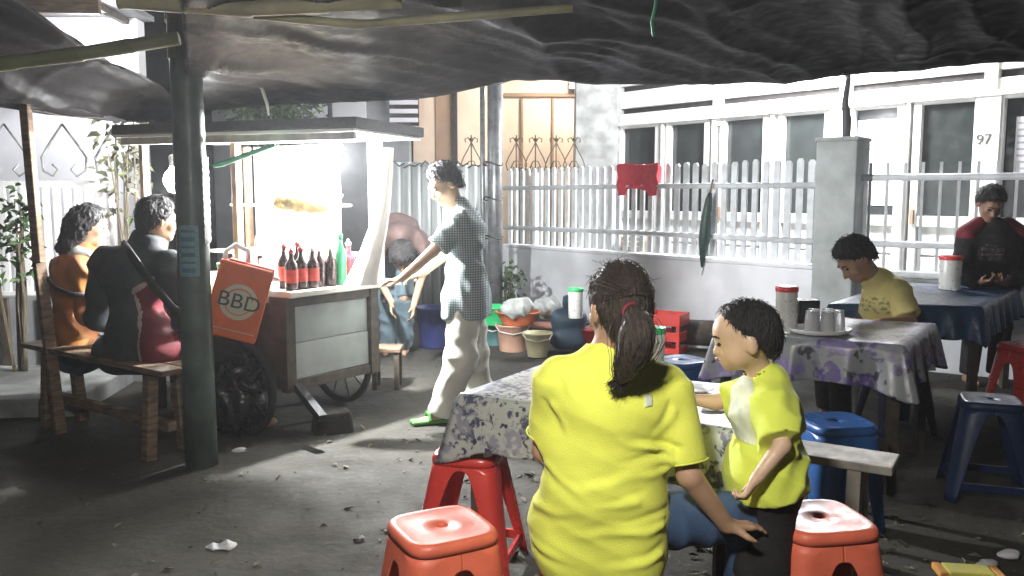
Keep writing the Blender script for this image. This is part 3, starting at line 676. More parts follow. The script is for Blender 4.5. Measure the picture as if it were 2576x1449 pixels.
q.f = [(j * 9 + i, j * 9 + i + 1, (j + 1) * 9 + i + 1, (j + 1) * 9 + i) for j in range(40) for i in range(8)]
q.build('plastic_wrap', 'plastic_wrap', mpst, smooth=True)  # pale strip puts lamplight on the post's right side into colour

# ------------------------------------------------------------------ food cart
CA = math.atan2(0.816, 0.578); C0 = V(-1.29, 4.82, 0)
cart = root('food_cart', 'wooden street food cart with lit roof and sauce bottles on its counter', 'cart', C0, CA)
CM = WM[cart.name]
def cl(a, b_, z): return CM @ V(a, b_, z)
mat('cart_panel', (0.30, 0.325, 0.315), 0.55, 0.25, 4, 0.08)
mat('cart_panel2', (0.35, 0.375, 0.36), 0.55, 0.2, 4, 0.08)
mat('cart_white', (0.80, 0.80, 0.78), 0.5, 0.08, 4, 0.04)
mat('counter', (0.62, 0.58, 0.52), 0.4, 0.2, 6, 0.06)
mat('rubber', (0.015, 0.015, 0.016), 0.8, 0.3, 30, 0.3)
mat('chrome', (0.6, 0.6, 0.62), 0.18, 0.1, metal=1.0)
mat('cart_wood', (0.30, 0.20, 0.13), 0.6, 0.4, 8, 0.2, 30)
def cbox(name, x0, x1, y0, y1, z0, z1, m, bev=0.004, par=None):
    b = MB(); b.box(((x0 + x1) / 2, (y0 + y1) / 2, (z0 + z1) / 2), (x1 - x0, y1 - y0, z1 - z0)); return b.build(name, m, par or cart, world=False, bevel=bev)
cbox('counter', -0.02, 0.90, -0.06, 1.48, 0.835, 0.872, 'counter', 0.006)
for x in (0.02, 0.70):
    for y in (0.02, 1.42): cbox('corner_stile', x - 0.035, x + 0.035, y - 0.03, y + 0.03, 0.28, 0.834, 'wood_dark')
cbox('end_rail', 0.056, 0.664, -0.002, 0.04, 0.775, 0.832, 'wood_dark'); cbox('end_rail', 0.056, 0.664, -0.002, 0.04, 0.285, 0.345, 'wood_dark')
cbox('end_panel', 0.056, 0.664, 0.02, 0.036, 0.56, 0.774, 'cart_panel'); cbox('end_panel', 0.056, 0.664, 0.014, 0.034, 0.346, 0.558, 'cart_panel2')
cbox('side_panel', 0.0, 0.02, 0.06, 1.38, 0.29, 0.83, 'wood_dark'); cbox('side_panel', 0.70, 0.72, 0.06, 1.38, 0.29, 0.83, 'wood_dark'); cbox('end_panel', 0.06, 0.66, 1.40, 1.42, 0.29, 0.83, 'wood_dark')
cbox('floor_board', 0.03, 0.69, 0.05, 1.39, 0.29, 0.31, 'wood_dark')
cbox('customer_shelf', -0.24, -0.022, 0.12, 1.46, 0.80, 0.83, 'wood_pale')
for y in (0.42, 1.38): cbox('roof_post', 0.0, 0.045, y, y + 0.045, 0.873, 1.77, 'cart_wood')
cbox('roof_post', 0.82, 0.865, 1.38, 1.425, 0.873, 1.77, 'cart_wood')
cbox('roof_post', 0.80, 0.87, 0.06, 0.13, 0.873, 1.77, 'cart_white')
cbox('back_board', 0.85, 0.868, 0.50, 1.34, 1.36, 1.765, 'cart_white'); cbox('back_board', 0.85, 0.868, 0.50, 1.34, 0.98, 1.358, 'cart_white')
cbox('back_post', 0.845, 0.875, 0.46, 0.498, 0.873, 1.765, 'cart_white')
cbox('inner_shelf', 0.45, 0.84, 0.2, 1.34, 1.02, 1.04, 'counter'); cbox('back_ledge', 0.60, 0.84, 0.32, 1.30, 1.34, 1.358, 'wood_pale')
# roof: a slightly skewed sheet with white ceiling
rc = [V(-0.85, 4.70, 0), V(-0.56, 5.50, 0), V(-2.10, 6.06, 0), V(-2.45, 5.27, 0)]
b = MB(); b.prism([p + V(0, 0, 1.785) for p in rc], (0, 0, 0.06)); b.build('roof', 'rubber', cart, bevel=0.006)
b = MB(); ctr = sum(rc, V(0, 0, 0)) / 4; b.prism([ctr.lerp(p, 0.975) + V(0, 0, 1.768) for p in rc], (0, 0, 0.015)); b.build('ceiling', 'cart_white', cart)
b = MB(); b.beam(rc[0].lerp(rc[3], .02) + V(0.02, 0.04, 1.745), rc[3].lerp(rc[0], .02) + V(0.02, 0.04, 1.745), 0.03, 0.042); b.build('roof_batten', 'wood_grey', cart)
# wheels, stand, push handle
def wheel(x, y, rad, label_parent):
    c = V(x, y, rad + 0.005)
    tyre = MB(); n = 36; m = 10
    for i in range(n):
        a = 2 * math.pi * i / n
        for j in range(m):
            c2 = 2 * math.pi * j / m; rr = rad - 0.022 + 0.022 * math.cos(c2); tyre.v.append(tuple(c + V(0.025 * math.sin(c2), rr * math.cos(a), rr * math.sin(a))))
    tyre.f = [(i * m + j, ((i + 1) % n) * m + j, ((i + 1) % n) * m + (j + 1) % m, i * m + (j + 1) % m) for i in range(n) for j in range(m)]
    h = MB(); h.tube([c - V(0.05, 0, 0), c + V(0.05, 0, 0)], 0.035, 14)
    wh = h.build('wheel', 'dark_metal', cart, world=False)
    tyre.build('tyre', 'rubber', wh, world=False, smooth=True)
    for k in range(10):
        a = 2 * math.pi * k / 10; b = MB(); b.tube([c + V(0, 0.03 * math.cos(a), 0.03 * math.sin(a)), c + V(0, (rad - .03) * math.cos(a), (rad - .03) * math.sin(a))], 0.006, 6); b.build('spoke', 'dark_metal', wh, world=False)
wheel(-0.09, 0.30, 0.29, cart); wheel(0.80, 0.42, 0.29, cart)
b = MB(); b.tube([(-0.12, 0.30, 0.295), (0.82, 0.42, 0.295)], 0.018, 10); b.build('axle', 'dark_metal', cart, world=False)
cbox('stand_leg', 0.0, 0.05, 1.30, 1.35, 0.0, 0.29, 'wood_dark'); cbox('stand_leg', 0.83, 0.88, 1.30, 1.35, 0.0, 0.29, 'wood_dark')
b = MB(); b.beam((0.06, 0.0, 0.31), (-0.02, -0.30, 0.18), 0.045, 0.045); b.build('push_handle', 'rubber', cart, world=False)
# gathered white curtain
cu = [(at(963, 372, 5.20), 0.062), (at(966, 420, 5.19), 0.05), (at(962, 500, 5.17), 0.048), (at(950, 575, 5.14), 0.055), (at(932, 640, 5.10), 0.07), (at(915, 690, 5.06), 0.085), (at(908, 716, 5.04), 0.10)]
q = MB(); nn = 40; ROW = 60
for j in range(ROW + 1):
    t = j / ROW * (len(cu) - 1); i = min(int(t), len(cu) - 2); f = t - i; f = f * f * (3 - 2 * f); c = cu[i][0].lerp(cu[i + 1][0], f); r = cu[i][1] + (cu[i + 1][1] - cu[i][1]) * f
    for k in range(nn):
        a = 2 * math.pi * k / nn; rr = r * (1 + 0.07 * math.sin(5 * a + 0.05 * j) + 0.03 * math.sin(11 * a)); q.v.append(tuple(c + V(rr * math.cos(a), 0.55 * rr * math.sin(a), 0)))
q.f = [(j * nn + k, (j + 1) * nn + k, (j + 1) * nn + (k + 1) % nn, j * nn + (k + 1) % nn) for j in range(ROW) for k in range(nn)] + [tuple(range(nn)), tuple(range(ROW * nn + nn - 1, ROW * nn - 1, -1))]
mat('curtain', (0.82, 0.81, 0.78), 0.7, 0.08, 6, 0.1)
tag(q.build('curtain', 'curtain', loc=at(908, 716, 5.04), smooth=True), 'white cloth curtain gathered down from the cart roof to the counter', 'curtain')

# lamps of the cart
def bulb(name, label, c, watts, size, cord, glow='lamp_glow', color=(0.97, 0.985, 1.0), shade=False, soft=0.0):
    o = root(name, label, 'lamp', c); b = MB()
    b.lathe([(0.002, -size * 1.25), (size * .55, -size * 1.05), (size * .92, -size * .45), (size, 0), (size * .85, size * .5), (size * .45, size * 1.0), (size * .36, size * 1.25)], c, 20); b.build('glass', glow, o, smooth=True)
    b = MB(); b.lathe([(size * .42, 0), (size * .45, size * .9), (size * .2, size * 1.1)], c + V(0, 0, size * 1.2), 14); b.build('socket', 'socket', o)
    b = MB(); b.tube([c + V(0, 0, size * 2.2), cord], 0.005, 6); b.build('cord', 'wire', o)
    if shade:
        b = MB(); b.lathe([(.03, .085), (.06, .08), (.17, -.055), (.172, -.06), (.166, -.056), (.055, .076), (.028, .08)], c, 28, False, False); b.build('shade', 'dark_metal', o, smooth=True)  # opaque cone added out of view to keep this bulb's light off the awning
    lamp('light', c + V(0, 0, -size * 1.32), watts, color, soft or size * 0.9, o); return o
bulb('cart_lamp', 'glaring white bulb under the right end of the cart roof', V(-1.07, 5.30, 1.70), W_CART, 0.034, V(-1.07, 5.30, 1.768))
bulb('cart_lamp', 'round glowing bulb at the left end of the cart beside the post', at(440, 452, 5.62), W_CART2, 0.072, at(434, 352, 5.62))
bulb('tent_lamp', 'bulb with an added light-blocking cone, hanging under the awning above the front of the table', V(-0.18, 0.80, 2.0), W_TENT, 0.03, V(-0.18, 0.80, 2.28), color=(1.0, 0.97, 0.90), shade=True, soft=0.09)

# ------------------------------------------------------------------ things on the cart
mat('soy', (0.028, 0.014, 0.012), 0.25, 0.3); mat('cap_red', (0.55, 0.04, 0.03), 0.4, 0.2); mat('label_red', (0.45, 0.05, 0.03), 0.5, 0.3, 30)
mat('bottle_green', (0.02, 0.20, 0.08), 0.35, 0.2); mat('sauce_red', (0.50, 0.02, 0.04), 0.35, 0.2); mat('cap_white', (0.75, 0.74, 0.68), 0.4, 0.1)
mat('plastic_clear', (0.82, 0.83, 0.84), 0.18, 0.05, 6, 0.05, trans=0.55, alpha=0.55); mat('crisps', (0.72, 0.55, 0.22), 0.7, 0.4, 30, 0.5, 50)
mat('lid_green', (0.04, 0.50, 0.17), 0.35, 0.1); mat('lid_red', (0.75, 0.05, 0.05), 0.35, 0.1)
mat('jar_wall', (0.80, 0.80, 0.77), 0.3, 0.06, 5, 0.03, trans=0.25)
def bottle(a, b_, hgt, rad, body, cap_, label, lab=None, z=0.873, group='bottles on the cart counter', lean=0):
    c = cl(a, b_, z); o = root('sauce_bottle', label, 'bottle', c, 0, group); q = MB()
    q.lathe([(rad * .92, 0), (rad, 0.01), (rad, hgt * .58), (rad * .86, hgt * .66), (rad * .42, hgt * .76), (rad * .36, hgt * .9)], c, 18); q.build('body', body, o, smooth=True)
    q = MB(); q.lathe([(rad * .46, hgt * .9), (rad * .46, hgt * .97), (rad * .2, hgt), (rad * .14, hgt * 1.06)], c, 14); q.build('cap', cap_, o, smooth=True)
    if lab: q = MB(); q.lathe([(rad + 0.0015, hgt * .18), (rad + 0.0015, hgt * .5)], c, 18, False, False); q.build('label_band', lab, o, smooth=True)
bl = [(0.06, 0.02, .235, .037, 'soy', 'cap_red', 'red capped dark sauce bottle nearest the orange bag', 'label_red'), (0.14, 0.03, .245, .037, 'soy', 'cap_red', 'dark sauce bottle with red label, second from the orange bag', 'label_red'),
      (0.22, 0.02, .24, .036, 'soy', 'cap_white', 'dark soy bottle with white cap left of the paired white caps', 'label_red'), (0.29, 0.04, .235, .036, 'soy', 'cap_white', 'dark soy bottle with white cap in the middle of the row', None),
      (0.36, 0.02, .24, .036, 'soy', 'cap_white', 'dark soy bottle with white cap next to the green bottle', None), (0.435, 0.01, .315, .036, 'bottle_green', 'bottle_green', 'tall green squeeze bottle on the cart counter', None),
      (0.51, 0.02, .26, .040, 'sauce_red', 'cap_white', 'bright red sauce bottle beside the white curtain', None),
      (0.10, 0.13, .26, .036, 'soy', 'cap_red', 'red topped bottle in the back row nearest the customers', 'label_red'), (0.21, 0.14, .27, .036, 'soy', 'cap_red', 'back row bottle with red top behind the white caps', 'label_red'), (0.33, 0.14, .265, .036, 'soy', 'cap_white', 'back row dark bottle behind the green bottle', None)]
for x in bl: bottle(*x[:6], x[6], x[7])
def jar(c, rad, hgt, lid, label, name='cracker_jar', group=None, cat='jar', fill='crisps'):
    o = root(name, label, cat, c, 0, group); q = MB()
    q.lathe([(rad * .9, 0), (rad * .97, 0.008), (rad, hgt * .3), (rad * 1.03, hgt * .86), (rad * .98, hgt * .9)], c, 24); q.build('body', 'jar_wall', o, smooth=True)
    q = MB(); q.lathe([(rad * 1.06, hgt * .88), (rad * 1.1, hgt * .9), (rad * 1.1, hgt * .985), (rad * 1.0, hgt), (rad * .3, hgt * 1.0)], c, 24); q.build('lid', lid, o, smooth=True); return o
jar(cl(-0.13, 0.34, 0.83), 0.06, 0.20, 'lid_green', 'clear jar with green lid behind the orange bag', group=None)
# crisps in a clear bag hanging in the light
cb = root('cracker_bag', 'clear plastic bag of yellow crackers hanging in the cart light', 'bag', at(775, 500, 5.0))
c = at(765, 505, 5.0)
blob('crackers', [ell(c + V(-0.05, 0, 0.0), (0.13, 0.08, 0.06), k=.03), ell(c + V(0.07, 0.01, -0.02), (0.09, 0.07, 0.05), k=.03)], 0.012, 'crisps', cb, disp=lambda p: 0.016 * vnoise(p * 38, 3))
q = blob('plastic_bag', [ell(c + V(0.03, 0.0, 0.02), (0.19, 0.10, 0.12), k=.03), cap(c + V(-.1, 0, .09), at(700, 440, 5.0), 0.06, 0.02, k=.05), ell(at(695, 432, 5.0), (.05, .02, .03), k=.02)], 0.013, 'plastic_clear', cb, disp=folds(0.008, ((1, 0, .4), (.2, 1, 1)), 60, seed=4))
b = MB(); b.tube([at(695, 436, 5.0), at(700, 345, 5.0)], 0.004, 5); b.build('string', 'wire', cb)
tr = root('covered_tray', 'pale domed cover over a tray inside the cart', 'tray', cl(0.52, 0.52, 0.873))
blob('cover', [ell(cl(0.55, 0.50, 1.02), (0.27, 0.21, 0.125), np.array(CM.to_3x3()), k=.02), half(cl(0, 0, 1.0), (0, 0, -1))], 0.014, 'counter', tr, disp=lambda p: 0.004 * vnoise(p * 12, 8))
q = MB(); q.lathe([(0.24, 0), (0.27, 0.02), (0.27, 0.13), (0.25, 0.13)], cl(0.55, 0.50, 0.873), 28, sx=1.0, sy=.8); q.build('tray', 'white_paint', tr, smooth=True)
bxs = root('tissue_box', 'small grey box standing on the counter beside the bottles', 'box', cl(-0.12, 0.16, 0.83), CA)
b = MB(); b.box((0, 0, 0.075), (0.15, 0.13, 0.15)); b.build('carton', 'cart_panel', bxs, world=False, bevel=0.006); b = MB(); b.box((0, -0.004, 0.152), (0.07, 0.03, 0.004)); b.build('slot', 'slot_dark', bxs, world=False)
# red ladle holder
rh = root('utensil_pot', 'dark pot of ladles with reddish rim behind the cracker bag', 'pot', cl(0.2, 0.62, 0.873))
q = MB(); q.lathe([(0.06, 0), (0.07, 0.01), (0.075, 0.18), (0.066, 0.18), (0.06, 0.02)], cl(0.2, 0.62, 0.873), 20); q.build('pot', 'cap_red', rh, smooth=True)
for dx, dy in ((.02, .01), (-.03, .02), (0, -.03)):
    q = MB(); c = cl(0.2, 0.62, 0.9); q.tube([c + V(dx, dy, 0), c + V(dx * 3, dy * 3, 0.26)], 0.006, 6); q.build('handle', 'wood', rh)
# orange bag with round emblem, hanging askew from the counter corner
mat('orange_print', (0.62, 0.115, 0.025), 0.55, 0.12, 10, 0.05); mat('emblem_cream', (0.52, 0.52, 0.40), 0.55, 0.1); mat('red_gloss', (0.62, 0.06, 0.04), 0.35, 0.2)
oc = at(600, 757, 4.52); ob = root('orange_bag', 'orange printed bag with round emblem hanging from the cart corner', 'bag', oc - V(0, 0, 0.25))
MO = Matrix.Translation(oc) @ Matrix.Rotation(R(14), 4, 'Z') @ Matrix.Rotation(R(16.5), 4, 'Y')
def obx(name, c, d, m, par, bev=0.006):
    b = MB(); b.box(c, d); b.v = [tuple(MO @ Vector(p)) for p in b.v]; return b.build(name, m, par, bevel=bev)
body = obx('bag_body', (0, 0, 0), (0.282, 0.10, 0.405), 'orange_print', ob, 0.012)
obx('top_flap', (0.02, 0.01, 0.20), (0.24, 0.075, 0.025), 'red_gloss', ob); obx('gusset', (0.15, 0.03, 0.165), (0.05, 0.05, 0.012), 'paper_white', ob, 0.003)
obx('seam', (0, -0.053, -0.155), (0.25, 0.004, 0.004), 'emblem_cream', body, 0)
q = MB(); n = 40
for i in range(n): a = 2 * math.pi * i / n; q.v.append((0.096 * math.cos(a) + 0.004, -0.0525, 0.096 * math.sin(a)))
q.f = [tuple(range(n))]; q.v = [tuple(MO @ Vector(p)) for p in q.v]; em = q.build('emblem', 'emblem_cream', body)
q = MB()
for i in range(24):
    a0, a1 = R(15 + 150 * i / 24), R(15 + 150 * (i + 1) / 24); q.add([MO @ V(r_ * math.cos(a) + .004, -0.0538, r_ * math.sin(a)) for a, r_ in ((a0, .066), (a1, .066), (a1, .074), (a0, .074))], [(0, 1, 2, 3)])
    q.add([MO @ V(r_ * math.cos(-a) + .004, -0.0538, r_ * math.sin(-a)) for a, r_ in ((a0, .066), (a1, .066), (a1, .072), (a0, .072))], [(3, 2, 1, 0)])
q.build('emblem_ring', 'orange_print', em)
text_mesh('emblem_lettering', 'BBD', 0.112, MO @ Matrix.Translation((0.006, -0.055, 0.0)) @ Matrix.Rotation(R(90), 4, 'X') @ Matrix.Scale(1.08, 4, (1, 0, 0)), 'ink', em)
q = MB(); q.tube([MO @ V(-.12, 0, .18), MO @ V(-.13, 0.02, .24), MO @ V(-.09, .03, .285), MO @ V(-.02, .03, .27), MO @ V(0.0, .03, .2)], 0.014, 8); q.build('handle', 'white_paint', ob, smooth=True)
gs = MB(); gs.tube([at(536, 418, 4.7), at(560, 412, 4.7), at(625, 388, 4.72), at(692, 364, 4.75)], [0.01, 0.016, 0.014, 0.012], 6)
tag(gs.build('green_strap', 'twine_green', loc=at(540, 415, 4.7)), 'green strap tied from the post to the cart roof', 'strap')
# things under and beside the cart
sk = root('black_sack', 'black plastic sack slumped on the ground behind the post', 'sack', on(590, 1130)); c = on(580, 1105)
mat('black_plastic', (0.012, 0.012, 0.013), 0.3, 0.3, 10, 0.2, 30)
blob('bag', [ell(c + V(0, 0.12, 0.20), (0.19, 0.17, 0.22), k=.05), ell(c + V(0.05, 0.1, 0.42), (0.10, 0.1, 0.12), k=.06), half(c, (0, 0, -1))], 0.016, 'black_plastic', sk, disp=folds(0.014, ((1, .3, .5), (.2, 1, 1)), 26, seed=6, lump=.02))
q = MB(); q.tube([c + V(.05, .1, .50), c + V(.06, .08, .56), c + V(.10, .06, .55), c + V(.11, .06, .5)], 0.009, 8); q.build('tie', 'chrome', sk, smooth=True)
cr_ = on(830, 1095); blk = MB(); blk.box(cr_ + V(0, 0.08, 0.06), (0.24, 0.16, 0.14), Matrix.Rotation(R(25), 3, 'Z'), 0.86)
tag(blk.build('broken_block', 'ground', loc=cr_, bevel=0.02), 'broken concrete block wedged beneath the near end of the cart', 'block')
sb = root('low_stool', 'low wooden stool standing behind the right end of the cart', 'stool', on(970, 985))
c = on(970, 985)
b = MB(); b.box(c + V(0, .1, .30), (0.22, 0.22, 0.03)); b.build('seat', 'wood', sb, bevel=0.005)
for x, y in ((-.08, .02), (.08, .02), (-.08, .18), (.08, .18)): b = MB(); b.box(c + V(x, y, .142), (0.035, 0.035, .285)); b.build('leg', 'wood_dark', sb)
# customer bench
bn = root('customer_bench', 'rough wooden bench under the two customers at the cart', 'bench', on(330, 1080))
p0, p1 = V(-1.72, 4.42, 0), V(-2.95, 5.28, 0); d = (p1 - p0).normalized(); nn_ = V(d.y, -d.x, 0)
for o_ in (-0.075, 0.075):
    b = MB(); b.beam(p0 + nn_ * o_ + V(0, 0, .50), p1 + nn_ * o_ + V(0, 0, .50), 0.14, 0.03); b.build('plank', 'wood', bn, bevel=0.005)
for t in (0.14, 0.86):
    q0 = p0.lerp(p1, t)
    for o_ in (-.11, .11): b = MB(); b.beam(q0 + nn_ * o_, q0 + nn_ * o_ * 0.7 + V(0, 0, .48), 0.06, 0.06, up=d); b.build('leg', 'wood', bn, bevel=0.004)
b = MB(); b.beam(p0.lerp(p1, .1) + V(0, 0, .17), p0.lerp(p1, .9) + V(0, 0, .17), 0.05, 0.05); b.build('stretcher', 'wood', bn)
# ------------------------------------------------------------------ plastic stools
mat('stool_orange', (0.70, 0.15, 0.085), 0.42, 0.2, 9, 0.04, spec=.4); mat('stool_red', (0.58, 0.05, 0.04), 0.3, 0.12, 5, 0.03)
mat('stool_blue', (0.025, 0.10, 0.30), 0.33, 0.15, 5, 0.03); mat('stool_navy', (0.009, 0.026, 0.09), 0.4, 0.2, 5, 0.03)
def sq_r(a, half, p=4.5): return half / ((abs(math.cos(a)) ** p + abs(math.sin(a)) ** p) ** (1 / p))
def make_stool(label, material, c, rz, H=0.45, top=0.135, foot=0.19, group='plastic stools around the tables', bars=False, arch=0.80, lw=.30):
    o = root('plastic_stool', label, 'stool', c, rz, group)
    N = 96; ang = [2 * math.pi * i / N for i in range(N)]
    q = MB()                                                       # seat: dished top with hole, rolled rim, short skirt
    rings = [(0.13, -0.006, 1), (0.16, -0.001, 1), (0.45, -0.003, .7), (0.72, -0.0035, .3), (0.88, 0.0, 0), (0.95, 0.002, 0), (1.0, -0.004, 0), (1.03, -0.014, 0), (1.03, -0.032, 0)]
    q.v += [(0.021 * math.cos(a), 0.021 * math.sin(a), H - 0.03) for a in ang]
    for f, dz, rd in rings:
        for a in ang:
            r_ = sq_r(a, top) * (1 - rd) + top * rd; q.v.append((f * r_ * math.cos(a), f * r_ * math.sin(a), H + dz))
    m = len(rings) + 1
    q.f = [(j * N + i, j * N + (i + 1) % N, (j + 1) * N + (i + 1) % N, (j + 1) * N + i) for j in range(m - 1) for i in range(N)]
    s = q.build('seat', material, o, world=False, smooth=True); md = s.modifiers.new('t', 'SOLIDIFY'); md.thickness = 0.003
    def prof(a, z):
        t = max(0.0, 1 - z / (H - 0.032)); r0 = sq_r(a, top * 1.03, 4.5); r1 = sq_r(a, foot, 7.0); tt = t ** 0.92; r_ = r0 + (r1 - r0) * tt
        return (r_ * math.cos(a), r_ * math.sin(a), z)
    NC = 36                                                        # one quarter = half arch, leg corner, half arch
    for qd in range(4):
        q = MB(); rows = 14
        for i in range(NC + 1):
            a = qd * math.pi / 2 + math.pi / 2 * i / NC; wv = abs(i / NC - 0.5) * 2      # 0 at the corner, 1 mid-side
            e = (wv - lw) / (1 - lw)
            zb = 0.0 if e <= 0 else (H * arch * (1 - (1 - min(1, e * 1.0)) ** 3.2) if e > 0.0 else 0)
            if 0 < e < 0.035: zb = H * 0.05
            for j in range(rows + 1):
                z = (H - 0.03) + (zb - (H - 0.03)) * j / rows; q.v.append(prof(a, max(z, 0.0)))
        q.f = [(i * (rows + 1) + j, i * (rows + 1) + j + 1, (i + 1) * (rows + 1) + j + 1, (i + 1) * (rows + 1) + j) for i in range(NC) for j in range(rows)]
        lg = q.build('leg', material, o, world=False, smooth=True); md = lg.modifiers.new('t', 'SOLIDIFY'); md.thickness = 0.006; md.offset = -1
    if bars:
        for k in range(4):
            a0, a1 = math.pi / 4 + k * math.pi / 2, math.pi / 4 + (k + 1) * math.pi / 2; b = MB(); P0, P1 = Vector(prof(a0, 0.075)), Vector(prof(a1, 0.075)); b.beam(P0 * 0.97 + V(0, 0, .002), P1 * 0.97 + V(0, 0, .002), 0.012, 0.035); b.build('crossbar', material, o, world=False)
    return o
def gp(u, v, z): p = on(u, v, z); return V(p.x, p.y, 0)
make_stool('orange red plastic stool with glossy dished seat, nearest the viewer', 'stool_orange', gp(1112, 1322, 0.45), R(28), arch=.82)
make_stool('dark red plastic stool with low crossbars under the floral cloth corner', 'stool_red', gp(1182, 1130, 0.46), R(-14), 0.46, 0.12, 0.20, bars=True, arch=.90, lw=.17)
make_stool('orange red plastic stool just behind the boy', 'stool_orange', gp(2060, 1300, 0.45), R(10), arch=.82)
make_stool('blue plastic stool behind the plank bench', 'stool_blue', gp(2105, 1058, 0.45), R(8), 0.45, 0.135, 0.17, arch=.72)
make_stool('bright blue plastic stool between the woman and the boy, farthest back', 'stool_blue', gp(1712, 905, 0.45), R(30), 0.45, 0.135, 0.17, arch=.72)
make_stool('dark blue plastic stool with crossbars in shadow at the right', 'stool_navy', gp(2492, 1004, 0.46), R(-20), 0.46, 0.125, 0.20, bars=True, arch=.90, lw=.17)
make_stool('red plastic stool cut off by the right edge of the picture', 'stool_red', gp(2588, 868, 0.52), R(15), 0.52, 0.13, 0.19, arch=.80)
make_stool('orange red plastic stool under the seated woman', 'stool_orange', V(0.255, 2.38, 0), R(20), 0.40, arch=.82)

# ------------------------------------------------------------------ tables and cloths
def floral(name, base, f1, f2, f3, sc=9.0):
    m = mat(name, base, 0.33, 0.06, 5, 0.05, 30, spec=0.55); t, n, b = nodes_of(name)
    tc = n.new('ShaderNodeTexCoord'); base_s = b.inputs['Base Color'].links[0].from_socket
    nw = n.new('ShaderNodeTexNoise'); nw.inputs['Scale'].default_value = sc * 1.6; nw.inputs['Detail'].default_value = 3; t.links.new(tc.outputs['Object'], nw.inputs[0])
    ad = n.new('ShaderNodeMix'); ad.data_type = 'RGBA'; ad.blend_type = 'LINEAR_LIGHT'; ad.inputs['Factor'].default_value = 0.11
    t.links.new(tc.outputs['Object'], ad.inputs['A']); t.links.new(nw.outputs['Color'], ad.inputs['B'])
    prev = base_s
    for k, (colr, scale, lo_, hi_) in enumerate(((f1, sc, 0.36, 0.46), (f2, sc * 1.7, 0.30, 0.38), (f3, sc * 0.8, 0.30, 0.42))):
        vo = n.new('ShaderNodeTexVoronoi'); vo.inputs['Scale'].default_value = scale; vo.inputs['Randomness'].default_value = 0.9; t.links.new(ad.outputs['Result'], vo.inputs[0])
        cr = n.new('ShaderNodeValToRGB'); cr.color_ramp.elements[0].position = lo_; cr.color_ramp.elements[0].color = (1, 1, 1, 1); cr.color_ramp.elements[1].position = hi_; cr.color_ramp.elements[1].color = (0, 0, 0, 1)
        t.links.new(vo.outputs['Distance'], cr.inputs[0])
        n3 = n.new('ShaderNodeTexNoise'); n3.inputs['Scale'].default_value = sc * 4; t.links.new(tc.outputs['Object'], n3.inputs[0])
        c3 = n.new('ShaderNodeValToRGB'); c3.color_ramp.elements[0].position = 0.36; c3.color_ramp.elements[1].position = 0.50; t.links.new(n3.outputs[0], c3.inputs[0])
        mu = n.new('ShaderNodeMath'); mu.operation = 'MULTIPLY'; t.links.new(cr.outputs[0], mu.inputs[0]); t.links.new(c3.outputs[0], mu.inputs[1])
        mx = n.new('ShaderNodeMix'); mx.data_type = 'RGBA'; mx.inputs['B'].default_value = (*colr, 1)
        t.links.new(mu.outputs[0], mx.inputs['Factor']); t.links.new(prev, mx.inputs['A']); prev = mx.outputs['Result']
    t.links.new(prev, b.inputs['Base Color'])
floral('cloth_floral', (0.42, 0.44, 0.42), (0.075, 0.08, 0.14), (0.045, 0.05, 0.085), (0.24, 0.245, 0.30), 9.5)
floral('cloth_purple', (0.28, 0.29, 0.31), (0.12, 0.08, 0.26), (0.05, 0.05, 0.08), (0.24, 0.19, 0.40), 6.5)
mat('cloth_blue', (0.014, 0.065, 0.17), 0.45, 0.35, 14, 0.1, 50)
